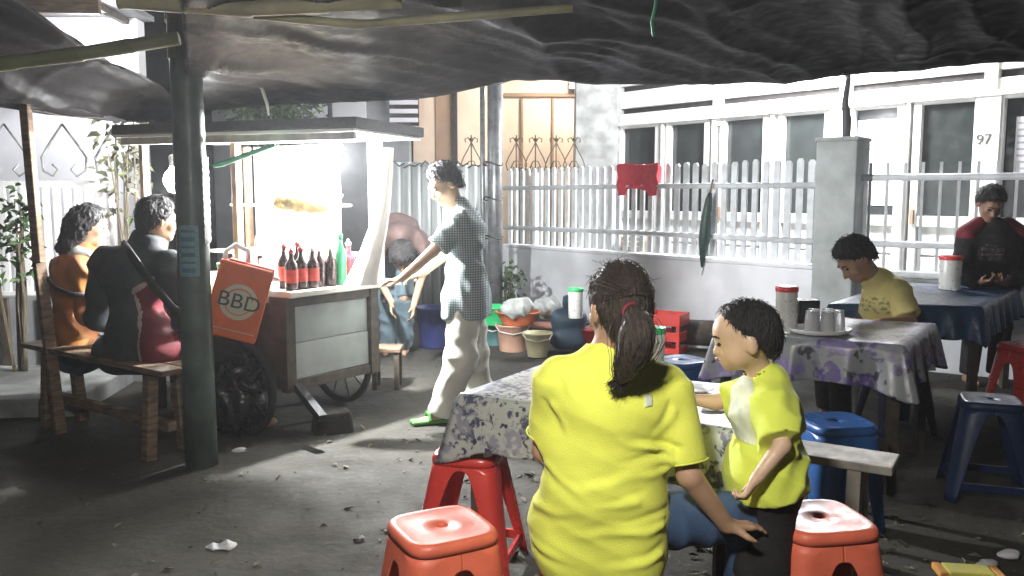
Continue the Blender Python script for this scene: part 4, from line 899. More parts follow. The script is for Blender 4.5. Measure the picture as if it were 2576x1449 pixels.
def table(name, label, clabel, P, z, hang, material, seed, corner_drop=0.05, leg=True, ripple=0.014):
    """P: four corners in order (front-left, front-right, back-right, back-left)"""
    P = [Vector((p[0], p[1], 0)) for p in P]; c = sum(P, V(0, 0, 0)) / 4; r = random.Random(seed)
    t = root(name, label, 'table', c); b = MB(); b.prism([c.lerp(p, .98) + V(0, 0, z - .03) for p in P], (0, 0, 0.026)); b.build('tabletop', 'wood', t)
    for p in P: b = MB(); q_ = c.lerp(p, .90); b.box(q_ + V(0, 0, (z - .032) / 2), (0.045, 0.045, z - .032)); b.build('leg', 'wood_dark', t)
    for i in range(4): b = MB(); b.beam(c.lerp(P[i], .9) + V(0, 0, z - .08), c.lerp(P[(i + 1) % 4], .9) + V(0, 0, z - .08), 0.02, 0.07); b.build('apron', 'wood_dark', t)
    # cloth: outline with rounded corners, hanging rows with folds
    ol = []; per = 56
    for i in range(4):
        a, b2 = P[i], P[(i + 1) % 4]; e = (b2 - a); L = e.length; nrm = V(e.y, -e.x, 0).normalized()
        for k in range(per):
            f = k / per; ol.append((a.lerp(b2, f), nrm, min(f, 1 - f) * L, L * f, i))
    q = MB(); n = len(ol); rowsT, rowsH = 8, 22
    for j in range(rowsT + 1):
        for (p, nr, ed, s_, i) in ol: q.v.append(tuple(c.lerp(p, 0.02 + 0.98 * j / rowsT) + V(0, 0, z + 0.001 + 0.0012 * math.sin(9 * p.x + 7 * j))))
    for j in range(1, rowsH + 1):
        y = j / rowsH
        for k, (p, nr, ed, s_, i) in enumerate(ol):
            pc = P[i] if s_ < ed + 1e-6 and s_ == ed else P[(i + 1) % 4]
            cf = math.exp(-(ed / 0.07) ** 2); dv = (p - c).normalized(); out = nr.lerp(dv, min(1, cf * 1.0)).normalized()
            hg = hang * (1 + corner_drop / hang * cf) + 0.008 * math.sin(11 * s_ + i + seed)
            rp = ripple * y * (math.sin(s_ * 26 + 2.1 * i + seed) + 0.6 * math.sin(s_ * 47 + seed * 3)) + cf * 0.055 * y
            rnd = 0.012 * math.sin(min(1, y * 6) * math.pi / 2)
            q.v.append(tuple(p + out * (rnd + rp + 0.02 * y) + V(0, 0, z + 0.001 - hg * y - 0.0)))
    m = rowsT + rowsH
    q.f = [(j * n + k, j * n + (k + 1) % n, (j + 1) * n + (k + 1) % n, (j + 1) * n + k) for j in range(m) for k in range(n)] + [tuple(range(n - 1, -1, -1))]
    o = q.build('tablecloth', material, loc=c + V(0, 0, z), smooth=True); md = o.modifiers.new('t', 'SOLIDIFY'); md.thickness = 0.002
    tag(o, clabel, 'tablecloth'); return t
ZT = 0.70
P1 = [on(1158, 990, ZT), on(1858, 1085, ZT), None, None]; e = (P1[1] - P1[0]).normalized(); nv = V(-e.y, e.x, 0); P1[2] = P1[1] + nv * 0.62; P1[3] = P1[0] + nv * 0.60 + e * 0.02
table('dining_table', 'wooden table under the pale floral cloth in front of the woman', 'pale floral plastic cloth draped over the nearest table', P1, ZT, 0.20, 'cloth_floral', 3, 0.06)
Z2 = 0.72
P2 = [on(1800, 838, Z2), on(2275, 872, Z2), on(2352, 815, Z2), None]; P2[3] = P2[0] + (P2[2] - P2[1])
table('dining_table', 'wooden table under the purple flowered cloth in front of the man', 'purple flowered cloth over the table with glasses and red lidded jar', P2, Z2, 0.20, 'cloth_purple', 5, 0.05, ripple=0.02)
Z3 = 0.75
P3 = [on(2085, 765, Z3), on(2470, 772, Z3), on(2560, 722, Z3), None]; P3[3] = P3[0] + (P3[2] - P3[1])
table('dining_table', 'wooden table under the blue cloth in front of the dark jacket person', 'blue cloth over the farthest table by the barred fence', P3, Z3, 0.20, 'cloth_blue', 8, 0.04, ripple=0.02)
# plank bench
pbn = root('plank_bench', 'grey weathered plank bench right of the boy', 'bench', gp(2000, 1150, 0.45))
A, B_ = on(1860, 1118, .45), on(2245, 1178, .45); dd = (B_ - A).normalized(); nv = V(-dd.y, dd.x, 0)
b = MB(); b.beam(A - dd * .25 + nv * .10 + V(0, 0, -.016), B_ + nv * .10 + V(0, 0, -.016), 0.2, 0.032); b.build('plank', 'wood_grey', pbn, bevel=0.005)
for q_ in (A + dd * .02 + nv * .1, B_ - dd * .13 + nv * .1):
    for o_ in (-.06, .06): b = MB(); b.beam(q_ + nv * o_ * 1.5 - V(0, 0, .45), q_ + nv * o_ - V(0, 0, .034), 0.06, 0.05, up=dd); b.build('leg', 'wood_grey', pbn, bevel=0.004)

# ------------------------------------------------------------------ table ware
jar(on(1640, 952, ZT + .003), 0.046, 0.205, 'lid_green', 'tall white jar with green lid on the nearest table beside the ponytail')
jar(on(1976, 834, Z2 + .003), 0.052, 0.235, 'lid_red', 'tall white jar with red lid on the purple flowered table')
jar(on(2388, 728, Z3 + .003), 0.072, 0.24, 'lid_red', 'wide white jar with red lid on the blue table')
jar(on(1448, 800, 0.42), 0.06, 0.25, 'lid_green', 'bottle with green lid among the buckets by the low wall')
mat('glassware', (0.82, 0.83, 0.86), 0.12, 0.05, bump=0.02, trans=0.5, spec=0.6)
ty = root('glass_tray', 'white tray carrying the upturned glasses on the purple flowered table', 'tray', on(2062, 838, Z2 + .003)); c = on(2062, 838, Z2 + .003)
b = MB(); b.lathe([(0.10, 0), (0.125, 0.006), (0.14, 0.028), (0.134, 0.028), (0.12, 0.01)], c, 28, sx=1.15); b.build('tray', 'white_paint', ty, smooth=True)
for i, (x, y, z, wd) in enumerate(((-.055, -.03, .011, 'front left'), (.02, -.045, .011, 'front middle'), (.085, -.015, .011, 'front right'), (-.02, .04, .011, 'back left'), (.055, .05, .011, 'back right'))):
    o = root('drinking_glass', 'upturned clear glass on the white tray, ' + wd + ' of five', 'glass', c + V(x, y, z), 0, 'upturned glasses on the tray'); b = MB(); p = c + V(x, y, z)
    b.lathe([(0.036, 0), (0.037, 0.004), (0.029, 0.095), (0.026, 0.1), (0.02, 0.1)], p, 20); b.build('wall', 'glassware', o, smooth=True); b = MB(); b.lathe([(0.028, 0.101), (0.027, 0.108)], p, 20); b.build('base', 'glassware', o, smooth=True)
nb = root('napkin_box', 'black napkin box behind the upturned glasses', 'box', on(2030, 818, Z2 + .003)); c = on(2030, 818, Z2 + .003)
b = MB(); b.box(c + V(0, .02, .07), (0.12, 0.09, 0.135)); b.build('box', 'black_plastic', nb, bevel=0.008); b = MB(); b.box(c + V(0, .02, .139), (0.07, 0.02, 0.004)); b.build('slot', 'paper_white', nb)
pk = root('snack_packet', 'small shiny plastic packet lying on the nearest table before the boy', 'packet', on(1800, 1030, ZT + .003)); c = on(1800, 1030, ZT + .003)
blob('wrapper', [ell(c + V(0, 0, .006), (.05, .03, .010), k=.01)], 0.006, 'plastic_wrap', pk, disp=lambda p: .004 * vnoise(p * 60, 2))
ash = root('plate', 'small white plate on the nearest table by the far edge', 'plate', on(1748, 985, ZT + .003)); b = MB(); b.lathe([(0.035, 0), (0.04, .003), (0.068, .014), (0.066, .016), (0.036, .006)], on(1748, 985, ZT + .003), 26); b.build('dish', 'white_paint', ash, smooth=True)

# ------------------------------------------------------------------ washing-up corner by the low wall
mat('peach_plastic', (0.60, 0.36, 0.26), 0.45, 0.2); mat('brown_plastic', (0.40, 0.20, 0.15), 0.45, 0.2); mat('orange_plastic', (0.65, 0.17, 0.07), 0.45, 0.15); mat('cream_plastic', (0.58, 0.55, 0.33), 0.45, 0.15)
mat('teal_plastic', (0.10, 0.22, 0.22), 0.45, 0.3); mat('lime_plastic', (0.42, 0.50, 0.36), 0.45, 0.2); mat('jerry_blue', (0.06, 0.115, 0.18), 0.4, 0.2); mat('red_plastic', (0.58, 0.04, 0.03), 0.4, 0.2); mat('dark_blue_plastic', (0.03, 0.04, 0.14), 0.45, 0.3)
mat('bag_clear', (0.55, 0.58, 0.56), 0.3, 0.2, 12, 0.4, 40)
def bucket(label, u, v, r0, r1, h, m, z=0.0, handle=True, group='buckets and basins by the low wall'):
    c = on(u, v, z); o = root('bucket', label, 'bucket', c, 0, group); b = MB()
    b.lathe([(r0, 0), (r0 * 1.02, .01), (r1, h * .93), (r1 * 1.06, h * .94), (r1 * 1.06, h), (r1 * .97, h), (r0 * .95, .02)], c, 28); b.build('body', m, o, smooth=True)
    if handle: b = MB(); b.tube([c + V(-r1 * 1.05, 0, h * .92), c + V(-r1 * .8, -r1 * .8, h * .78), c + V(0, -r1 * 1.13, h * .70), c + V(r1 * .8, -r1 * .8, h * .78), c + V(r1 * 1.05, 0, h * .92)], .005, 6); b.build('handle', 'cap_white', o)
    return o
bucket('teal pail at the left end of the washing-up row', 1240, 868, .10, .13, .22, 'teal_plastic')
bucket('peach pail in front of the orange basin', 1290, 882, .12, .15, .25, 'peach_plastic')
bucket('small cream pail standing foremost of the washing-up row', 1352, 896, .085, .125, .215, 'cream_plastic')
bucket('brown pink basin between the cream pail and the blue jerrycan', 1372, 858, .15, .2, .16, 'brown_plastic', handle=False)
bucket('green basin stacked on the pail behind the standing man', 1245, 815, .12, .16, .17, 'lid_green', z=.22, handle=False)
bucket('orange basin heaped with clear plastic', 1303, 815, .14, .20, .12, 'orange_plastic', z=.25, handle=False)
bucket('pale green basin resting on the brown basin', 1388, 800, .12, .17, .10, 'lime_plastic', z=.17, handle=False)
bucket('dark blue bin behind the standing man', 1092, 872, .13, .16, .38, 'dark_blue_plastic', handle=False)
for u, v, z, s, lb in ((1300, 770, .36, .15, 'clear plastic bag heaped in the orange basin'), (1375, 762, .28, .15, 'clear plastic bag heaped on the pale green basin')):
    c = on(u, v + 20, z); o = root('plastic_bag', lb, 'bag', c); blob('film', [ell(c + V(0, 0, .05), (s, s * .8, .09), k=.02), ell(c + V(s * .4, 0, .09), (s * .5, s * .5, .06), k=.03)], 0.018, 'bag_clear', o, disp=folds(.02, ((1, .2, .5), (.3, 1, .8)), 34, seed=int(u)))
c = on(1432, 890); jc = root('jerrycan', 'big blue jerrycan with screw cap by the low wall', 'jerrycan', c)
blob('body', [cap(c + V(-.07, .1, .12), c + V(.07, .1, .12), .105, k=.05), cap(c + V(-.07, .1, .30), c + V(.07, .1, .30), .10, k=.08), half(c, (0, 0, -1)), cap(c + V(.0, .1, .36), c + V(0, .1, .44), .05, k=.03)], 0.014, 'jerry_blue', jc)
b = MB(); b.lathe([(.058, 0), (.06, .01), (.055, .085), (.03, .1), (.001, .1)], c + V(0, .1, .42), 20); b.build('cap', 'jerry_blue', jc, smooth=True)
c = on(1490, 890); rp_ = root('red_pail', 'bright red pail half hidden behind the ponytailed woman', 'bucket', c); b = MB(); b.lathe([(.09, 0), (.095, .01), (.115, .2), (.12, .2), (.12, .215), (.1, .215)], c + V(0, .1, 0), 24); b.build('body', 'red_plastic', rp_, smooth=True); b = MB(); b.tube([c + V(-.11, .1, .2), c + V(0, .0, .27), c + V(.11, .1, .2)], .005, 6); b.build('handle', 'cap_white', rp_)
# red crate of bottles
c = on(1675, 885); rcx = root('red_crate', 'red plastic bottle crate at the foot of the low wall', 'crate', c, R(-30)); 
for z0, z1 in ((0, .06), (.12, .2), (.26, .36)):
    for sx, sy, dx, dy in ((0, -.13, .34, .015), (0, .13, .34, .015), (-.165, 0, .015, .245), (.165, 0, .015, .245)): b = MB(); b.box((sx, sy, (z0 + z1) / 2), (dx, dy, z1 - z0)); b.build('side_band', 'red_plastic', rcx, world=False)
for sx in (-.15, .15):
    for sy in (-.115, .115): b = MB(); b.box((sx, sy, .18), (.028, .028, .37)); b.build('corner_post', 'red_plastic', rcx, world=False)
b = MB(); b.box((0, 0, .01), (.32, .24, .015)); b.build('base', 'red_plastic', rcx, world=False)
dl = MB(); A, B_ = on(1700, 845, .16), on(1845, 850, .16); dl.tube([A + V(0, .2, 0), A.lerp(B_, .05) + V(0, .2, 0), B_ + V(0, .2, 0)], [.10, .125, .12], 20)
tag(dl.build('tarpaulin_roll', 'wood_dark', loc=A, smooth=True), 'dark rolled tarpaulin lying along the foot of the low wall', 'roll')
sp = MB(); sp.tube([on(1690, 868, .05), on(1800, 876, .05)], .014, 10); tag(sp.build('steel_pipe', 'zinc', loc=on(1690, 868, .05), smooth=True), 'thin bright pipe on the ground before the rolled tarpaulin', 'pipe')
for i, (u, v, lb) in enumerate(((2445, 842, 'shallow white dish on the ground behind the flowered table, farther one'), (2440, 880, 'shallow white dish on the ground behind the flowered table, left of the nearer pair'), (2505, 886, 'shallow white dish on the ground behind the flowered table, right of the nearer pair'))):
    c = on(u, v, .02); o = root('dish', lb, 'dish', c, 0, 'dishes on the ground'); b = MB(); b.lathe([(.05, 0), (.06, .004), (.095, .022), (.09, .024), (.05, .008)], c, 24); b.build('bowl', 'white_paint', o, smooth=True)
# ------------------------------------------------------------------ litter one can count
def crumple(name, label, u, v, s, m, seed, flat=.35, aspect=1.0):
    c = on(u, v, .0); o = root(name, label, 'litter', c); blob('film', [ell(c + V(0, 0, s * flat * .6), (s * aspect, s * .6, s * flat), k=.01), ell(c + V(s * .5, .2 * s, s * .3), (s * .6, s * .35, s * flat * .7), k=.02)], max(.006, s / 14), m, o, disp=folds(s * .09, ((1, .4, .3), (.3, 1, .4)), 3.2 / s, seed=seed, lump=s * .06, lscale=1.2 / s))
crumple('plastic_wrapper', 'shiny clear plastic wrapper lying on the bare ground, lower left', 556, 1378, .055, 'plastic_wrap', 3, .16, 1.2)
crumple('paper_scrap', 'crumpled white paper at the lower right corner', 2535, 1402, .045, 'paper_white', 5)
crumple('paper_scrap', 'grey white crumpled paper beside the yellow packet', 2480, 1425, .04, 'bag_clear', 9)
crumple('plastic_wrapper', 'white scrap on the ground beside the post foot', 600, 1138, .04, 'paper_white', 12)
mat('packet_yellow', (0.55, 0.50, 0.10), 0.4, 0.2); mat('packet_orange', (0.60, 0.27, 0.06), 0.4, 0.2)
c = on(2435, 1452); yp = root('snack_packet', 'yellow and orange snack packet lying at the lower right', 'packet', c); M3 = Matrix.Rotation(R(-8), 3, 'Z')
b = MB(); b.box(c + V(0, 0, .02), (.17, .10, .03), M3); b.build('front', 'packet_yellow', yp, bevel=.01)
for sx in (-.1, .1): b = MB(); b.box(c + M3 @ V(sx, 0, .02), (.03, .102, .026), M3); b.build('end_band', 'packet_orange', yp, bevel=.006)
# ------------------------------------------------------------------ people
mat('skin', (0.45, 0.27, 0.17), 0.55, 0.12, 14, 0.06, 120, sss=0.06); mat('skin_light', (0.57, 0.38, 0.255), 0.55, 0.12, 14, 0.06, 120, sss=0.06); mat('skin_dark', (0.30, 0.17, 0.11), 0.55, 0.15, 14, 0.06, 120, sss=0.05)
mat('hair_black', (0.016, 0.014, 0.014), 0.55, 0.5, 60, 0.7, 130, stretch=(3, 3, .5)); mat('hair_brown', (0.055, 0.036, 0.023), 0.55, 0.6, 50, 0.7, 120, stretch=(4, 4, .5), rgb2=(0.012, 0.009, 0.008)); mat('hair_grey', (0.09, 0.085, 0.09), 0.5, 0.7, 55, 0.7, 130, stretch=(3, 3, .6), rgb2=(0.014, 0.013, 0.014))
mat('shirt_lime', (0.75, 0.78, 0.10), 0.85, 0.12, 6, 0.3, 320, sheen=.1, detail=9); mat('shirt_lime_kid', (0.64, 0.71, 0.085), 0.8, 0.1, 4, 0.12, 200, sheen=.1); mat('shirt_print', (0.70, 0.72, 0.55), 0.8, 0.2, 14, 0.05, rgb2=(0.45, 0.48, 0.42)); mat('shirt_yellow', (0.80, 0.70, 0.27), 0.8, 0.12, 5, 0.12, 200)
mat('yellow_print', (0.80, 0.70, 0.27), 0.8, 0.1, 26, 0.05, rgb2=(0.34, 0.32, 0.12), ramp=(.40, .5), stretch=(1, 1, 2.2)); mat('denim', (0.045, 0.085, 0.17), 0.8, 0.3, 9, 0.25, 220); mat('denim_pale', (0.13, 0.19, 0.22), 0.8, 0.25, 9, 0.2, 200); mat('trousers_beige', (0.70, 0.69, 0.61), 0.8, 0.12, 5, 0.15, 150); mat('cloth_black', (0.012, 0.012, 0.013), 0.85, 0.4, 8, 0.2, 150)
mat('jacket_grey', (0.045, 0.052, 0.056), 0.75, 0.25, 6, 0.2, 150); mat('jacket_red', (0.16, 0.012, 0.02), 0.75, 0.25, 6, 0.2, 150); mat('jacket_mustard', (0.40, 0.165, 0.035), 0.8, 0.3, 6, 0.2, 140, rgb2=(0.30, 0.10, 0.05)); mat('shirt_rose', (0.085, 0.052, 0.046), 0.8, 0.3, 5, 0.15); mat('shirt_navy', (0.03, 0.028, 0.055), 0.8, 0.3, 5, 0.15)
mat('scarf_white', (0.45, 0.46, 0.40), 0.8, 0.3, 9, 0.1); mat('eye_dark', (0.012, 0.01, 0.01), 0.15, 0); mat('eye_white', (0.7, 0.68, 0.64), 0.3, 0); mat('lips', (0.30, 0.12, 0.09), 0.5, 0.1); mat('sandal_green', (0.08, 0.28, 0.06), 0.6); mat('sandal', (0.05, 0.04, 0.035), 0.7); mat('strap', (0.02, 0.018, 0.016), 0.6); mat('faded_print', (0.17, 0.14, 0.14), 0.8, 0.4, 40, 0.05, rgb2=(0.05, 0.04, 0.05)); mat('letter_pale', (0.40, 0.36, 0.34), 0.7)
# plaid shirt
mat('plaid', (0.60, 0.64, 0.66), 0.8, 0.05, 5, 0.1, 150); t, n, b = nodes_of('plaid'); tc = n.new('ShaderNodeTexCoord'); base_s = b.inputs['Base Color'].links[0].from_socket; prev = base_s
for axis, rot in (('X', 0), ('Z', 0)):
    wv = n.new('ShaderNodeTexWave'); wv.bands_direction = axis; wv.inputs['Scale'].default_value = 21.0; wv.inputs['Distortion'].default_value = 0.6; wv.inputs['Detail'].default_value = 1; t.links.new(tc.outputs['Object'], wv.inputs[0])
    cr = n.new('ShaderNodeValToRGB'); cr.color_ramp.elements[0].position = .42; cr.color_ramp.elements[1].position = .55; t.links.new(wv.outputs[0], cr.inputs[0])
    mx = n.new('ShaderNodeMix'); mx.data_type = 'RGBA'; mx.blend_type = 'MULTIPLY'; mx.inputs['B'].default_value = (0.50, 0.57, 0.56, 1); t.links.new(cr.outputs[0], mx.inputs['Factor']); t.links.new(prev, mx.inputs['A']); prev = mx.outputs['Result']
t.links.new(prev, b.inputs['Base Color'])

def frame(f, u=(0, 0, 1)):
    f = Vector(f).normalized(); r = f.cross(Vector(u)).normalized(); u2 = r.cross(f); return Matrix((r, f, u2)).transposed()
def head_prims(c, M, s, neck_to, neck_r, child=False):
    c = Vector(c); L = (lambda x, y, z: c + M @ (V(x, y * (.93 if z < .01 else 1), z * .84 if z < 0 else z) * s)) if child else (lambda x, y, z: c + M @ (V(x, y, z) * s)); N = np.array(M)
    if child: return head_prims(c, M, s * 1.0, neck_to, neck_r)[:1] + [ell(L(0, -.01, .034), np.array((.080, .100, .092)) * s, N, k=.02), ell(L(-.034, .040, -.055), np.array((.034, .036, .038)) * s, N, k=.03), ell(L(.034, .040, -.055), np.array((.034, .036, .038)) * s, N, k=.03)] + child_face(L, N, s, neck_to, neck_r)
    return [ell(L(0, -.012, .028), np.array((.073, .094, .088)) * s, N, k=.02), ell(L(0, .022, -.045), np.array((.057, .066, .073)) * s, N, k=.03 * s),
            cap(L(-.012, .066, -.098), L(.012, .066, -.098), .020 * s, k=.025 * s), cap(L(0, .084, .004), L(0, .106, -.036), .009 * s, .014 * s, k=.012 * s), cap(L(-.014, .092, -.042), L(.014, .092, -.042), .009 * s, k=.010 * s),
            cap(L(-.030, .078, .022), L(.030, .078, .022), .013 * s, k=.018 * s), ell(L(-.038, .058, -.03), np.array((.026, .026, .03)) * s, N, k=.02 * s), ell(L(.038, .058, -.03), np.array((.026, .026, .03)) * s, N, k=.02 * s),
            cap(L(-.017, .083, -.064), L(.017, .083, -.064), .0085 * s, k=.008 * s), cap(L(-.015, .082, -.077), L(.015, .082, -.077), .009 * s, k=.008 * s),
            ell(L(-.077, -.012, -.012), np.array((.011, .020, .032)) * s, N, k=.008 * s), ell(L(.077, -.012, -.012), np.array((.011, .020, .032)) * s, N, k=.008 * s),
            cap(L(0, -.02, -.06), neck_to, neck_r, neck_r * 1.12, k=.03)]
def child_face(L, N, s, neck_to, neck_r):
    return [ell(L(0, .022, -.04), np.array((.058, .066, .064)) * s, N, k=.03), cap(L(-.010, .062, -.100), L(.010, .062, -.100), .018 * s, k=.03 * s), cap(L(0, .088, -.012), L(0, .104, -.040), .006 * s, .012 * s, k=.014 * s),
            cap(L(-.013, .096, -.046), L(.013, .096, -.046), .008 * s, k=.010 * s), cap(L(-.015, .088, -.070), L(.015, .088, -.070), .0085 * s, k=.008 * s), cap(L(-.013, .086, -.083), L(.013, .086, -.083), .0085 * s, k=.008 * s),
            ell(L(0, .07, .03), np.array((.05, .025, .035)) * s, N, k=.03), ell(L(-.082, -.012, -.012), np.array((.011, .021, .033)) * s, N, k=.008), ell(L(.082, -.012, -.012), np.array((.011, .021, .033)) * s, N, k=.008), cap(L(0, -.02, -.06), neck_to, neck_r, neck_r * 1.12, k=.03)]
def face_parts(parent, c, M, s, eyes=True, child=False):
    c = Vector(c); L = (lambda x, y, z: c + M @ (V(x, y * 1.055, z * .86 if z < 0 else z - .004) * s)) if child else (lambda x, y, z: c + M @ (V(x, y, z) * s))
    for sg in (-1, 1):
        e = blob('eye', [ell(L(sg * .031, .083, .000), np.array((.014, .010, .0075)) * s, np.array(M), k=.001)], .0032 * s, 'eye_dark', parent)
        bw = MB(); bw.tube([L(sg * .014, .098, .022), L(sg * .03, .096, .027), L(sg * .048, .082, .022)], [.003 * s, .0042 * s, .0022 * s], 6); bw.build('eyebrow', 'hair_black', parent)
    q = MB(); q.tube([L(-.020, .086, -.070), L(-.008, .0935, -.0695), L(.008, .0935, -.0695), L(.020, .086, -.070)], [.002 * s, .0042 * s, .0042 * s, .002 * s], 6); q.build('mouth', 'lips', parent)
def hair_prims(c, M, s, low=-.06, thick=.013, front=.045, slope=.35, fz=-.055):
    c = Vector(c); L = lambda x, y, z: c + M @ (V(x, y, z) * s); N = np.array(M)
    return [ell(L(0, -.014, .030), (np.array((.073, .094, .088)) + thick) * s, N, k=.02), ell(L(0, -.055, -.03), (np.array((.062, .05, .07)) + thick * .6) * s, N, k=.03),
            half(L(0, front, .03), M @ V(0, 1, -.55), k=.04), dict(ell(L(0, .075, fz), np.array((.085, .085, .085)) * s, N, k=.03), op='s'),
            half(L(0, 0, low), M @ V(0, slope, -1), k=.03)]
def hair_disp(c, M, s, amp=.004, freq=46, seed=1):
    Mi = np.array(M.transposed()); cc = np.array(c)
    def f(p):
        q = (p - cc) @ Mi.T; az = np.arctan2(q[:, 0], q[:, 1] + .02); el_ = q[:, 2]
        return amp * s * np.sin(az * freq + 9 * vnoise(p * 22, seed)) * .6 + amp * s * vnoise(np.stack([az * 14, el_ * 25, q[:, 1] * 25], 1), seed + 2)
    return f
def hand_prims(w, d, nrm, side, s=1.0, curl=(.5, .6, .5), spread=.0):
    w = Vector(w); d = Vector(d).normalized(); nrm = Vector(nrm); nrm = (nrm - d * nrm.dot(d)).normalized(); sv = d.cross(nrm) * side; P = []
    for i, (off, L, kl) in enumerate(((.030, .072, .083), (.010, .080, .088), (-.011, .074, .084), (-.030, .058, .076))):
        k = w + d * kl * s + sv * off * s; P.append(cap(w + sv * off * .55 * s, k, .013 * s, .0115 * s, k=.014 * s)); p = k; ang = 0; dv = d
        for j, f in enumerate((.45, .31, .24)):
            ang += curl[j]; dv = (d * math.cos(ang) + nrm * math.sin(ang)).normalized() + sv * off * spread; q = p + dv * L * f * s; P.append(cap(p, q, (.0098 - j * .0012) * s, (.0088 - j * .0012) * s, k=.003)); p = q
    b0 = w + d * .022 * s + sv * .024 * s + nrm * .006 * s; b1 = b0 + (d * .55 + sv * .7 + nrm * .35).normalized() * .042 * s; b2 = b1 + (d * .85 + sv * .25 + nrm * .4).normalized() * .032 * s
    return P + [cap(b0, b1, .015 * s, .0115 * s, k=.012 * s), cap(b1, b2, .0108 * s, .009 * s, k=.004)]
def torso_prims(J, s, ease=0.0, wide=1.0, lower=True):
    sl, sr = Vector(J['shL']), Vector(J['shR']); hl, hr = Vector(J['hipL']), Vector(J['hipR']); ch, wa = Vector(J['chest']), Vector(J['waist'])
    la = (sl - sr).normalized(); lb = (hl - hr).normalized(); lw = (la + lb).normalized()
    cw, ww = .068 * s * wide, .055 * s * wide
    P = [cap(sl.lerp(sr, .05), sr.lerp(sl, .05), .052 * s + ease, k=.05 * s), cap(ch - la * cw, ch + la * cw, .098 * s + ease, k=.07 * s), cap(wa - lw * ww, wa + lw * ww, .088 * s + ease, k=.07 * s),
         cap(ch, wa, .10 * s + ease, .09 * s + ease, k=.06 * s), cap(Vector(J['neck']), sl.lerp(sr, .22), .045 * s + ease, .045 * s + ease, k=.04 * s), cap(Vector(J['neck']), sr.lerp(sl, .22), .045 * s + ease, .045 * s + ease, k=.04 * s), cap(Vector(J['neck']), ch, .06 * s + ease, .09 * s + ease, k=.06 * s)]
    if lower: P += [cap(hl, hr, .098 * s + ease, k=.07 * s), cap(wa, (hl + hr) / 2, .095 * s + ease, .105 * s + ease, k=.06 * s)]
    return P
def arm_prims(J, sd, s): return [cap(J['sh' + sd], J['el' + sd], .046 * s, .037 * s, k=.03 * s), cap(J['el' + sd], J['wr' + sd], .038 * s, .0265 * s, k=.012 * s)]
def leg_prims(J, sd, s):
    P = [cap(J['hip' + sd], J['kn' + sd], .082 * s, .052 * s, k=.04 * s), cap(J['kn' + sd], J['an' + sd], .052 * s, .034 * s, k=.015 * s)]
    a, tdir = Vector(J['an' + sd]), Vector(J.get('foot' + sd, (0, -1, 0))).normalized(); f0 = a + V(0, 0, -.045 * s) - tdir * .03 * s; return P + [cap(f0, f0 + tdir * .17 * s + V(0, 0, -.008), .034 * s, .026 * s, k=.03 * s)]
def sleeve(a, b, f, r0, r1, k=.03): a, b = Vector(a), Vector(b); return cap(a, a.lerp(b, f), r0, r1, k=k, flat=True)
def make_person(label, J, s, h, skin, hs=1.0, base=None, child=False):
    bpos = V(J['waist'][0], J['waist'][1], 0) if base is None else Vector(base)
    o = root('person', label, 'person', bpos); M = frame(J['face'], J.get('up', (0, 0, 1)))
    P = torso_prims(J, s) + head_prims(J['head'], M, hs, J['neck'], .05 * s, child)
    for sd in 'LR':
        P += arm_prims(J, sd, s); w, e = Vector(J['wr' + sd]), Vector(J['el' + sd]); hd = J.get('hand' + sd, {})
        P += hand_prims(w, hd.get('d', w - e), hd.get('n', (0, 0, -1)), hd.get('side', 1), hd.get('s', s), hd.get('curl', (.4, .5, .4)))
        if 'kn' + sd in J: P += leg_prims(J, sd, s)
    blob('body', P, h, skin, o); return o, M

# ---- ponytailed woman, seated with her back to us
J = dict(head=at(1556, 772, 2.28), face=(-.30, .93, -.16), neck=at(1545, 893, 2.30), chest=at(1540, 1020, 2.30), waist=at(1520, 1225, 2.30), shL=at(1394, 950, 2.30), shR=at(1690, 972, 2.30), elL=at(1368, 1130, 2.36), elR=at(1734, 1196, 2.25),
         wrL=V(.17, 2.60, .725), wrR=at(1828, 1322, 2.30), hipL=V(.155, 2.36, .50), hipR=V(.325, 2.32, .50), knL=V(.46, 2.80, .50), knR=V(.705, 2.42, .475), anL=V(.44, 2.86, .09), anR=V(.70, 2.50, .09), footL=(.5, .8, 0), footR=(.8, .5, 0),
         handR=dict(d=(.75, .32, -.10), n=(0, 0, -1), side=-1, s=.86, curl=(.15, .35, .3)), handL=dict(d=(.5, .8, 0), n=(0, 0, -1), side=1, s=.86))
woman, M = make_person('woman in lime yellow shirt with brown ponytail, seated with her back turned', J, .92, .0075, 'skin', .97); hc = Vector(J['head']); Lh = lambda x, y, z: hc + M @ V(x, y, z)
P = torso_prims(J, .92, .014, 1.0) + [sleeve(J['shL'], J['elL'], .78, .056, .054), sleeve(J['shR'], J['elR'], .86, .056, .058)]
hem = at(1510, 1452, 2.30); P += [cap(at(1440, 1130, 2.30), at(1605, 1130, 2.30), .080, k=.06), cap(at(1442, 1240, 2.30), at(1590, 1240, 2.30), .086, k=.06), cap(V(.176, 2.34, .48), V(.318, 2.31, .48), .108, k=.06), cap(V(.178, 2.33, .40), V(.318, 2.30, .40), .112, k=.05), half(V(0, 0, .345), (0, 0, -1)), dict(ell(Vector(J['neck']) + V(-.006, .012, .045), (.066, .066, .04), k=.012), op='s')]
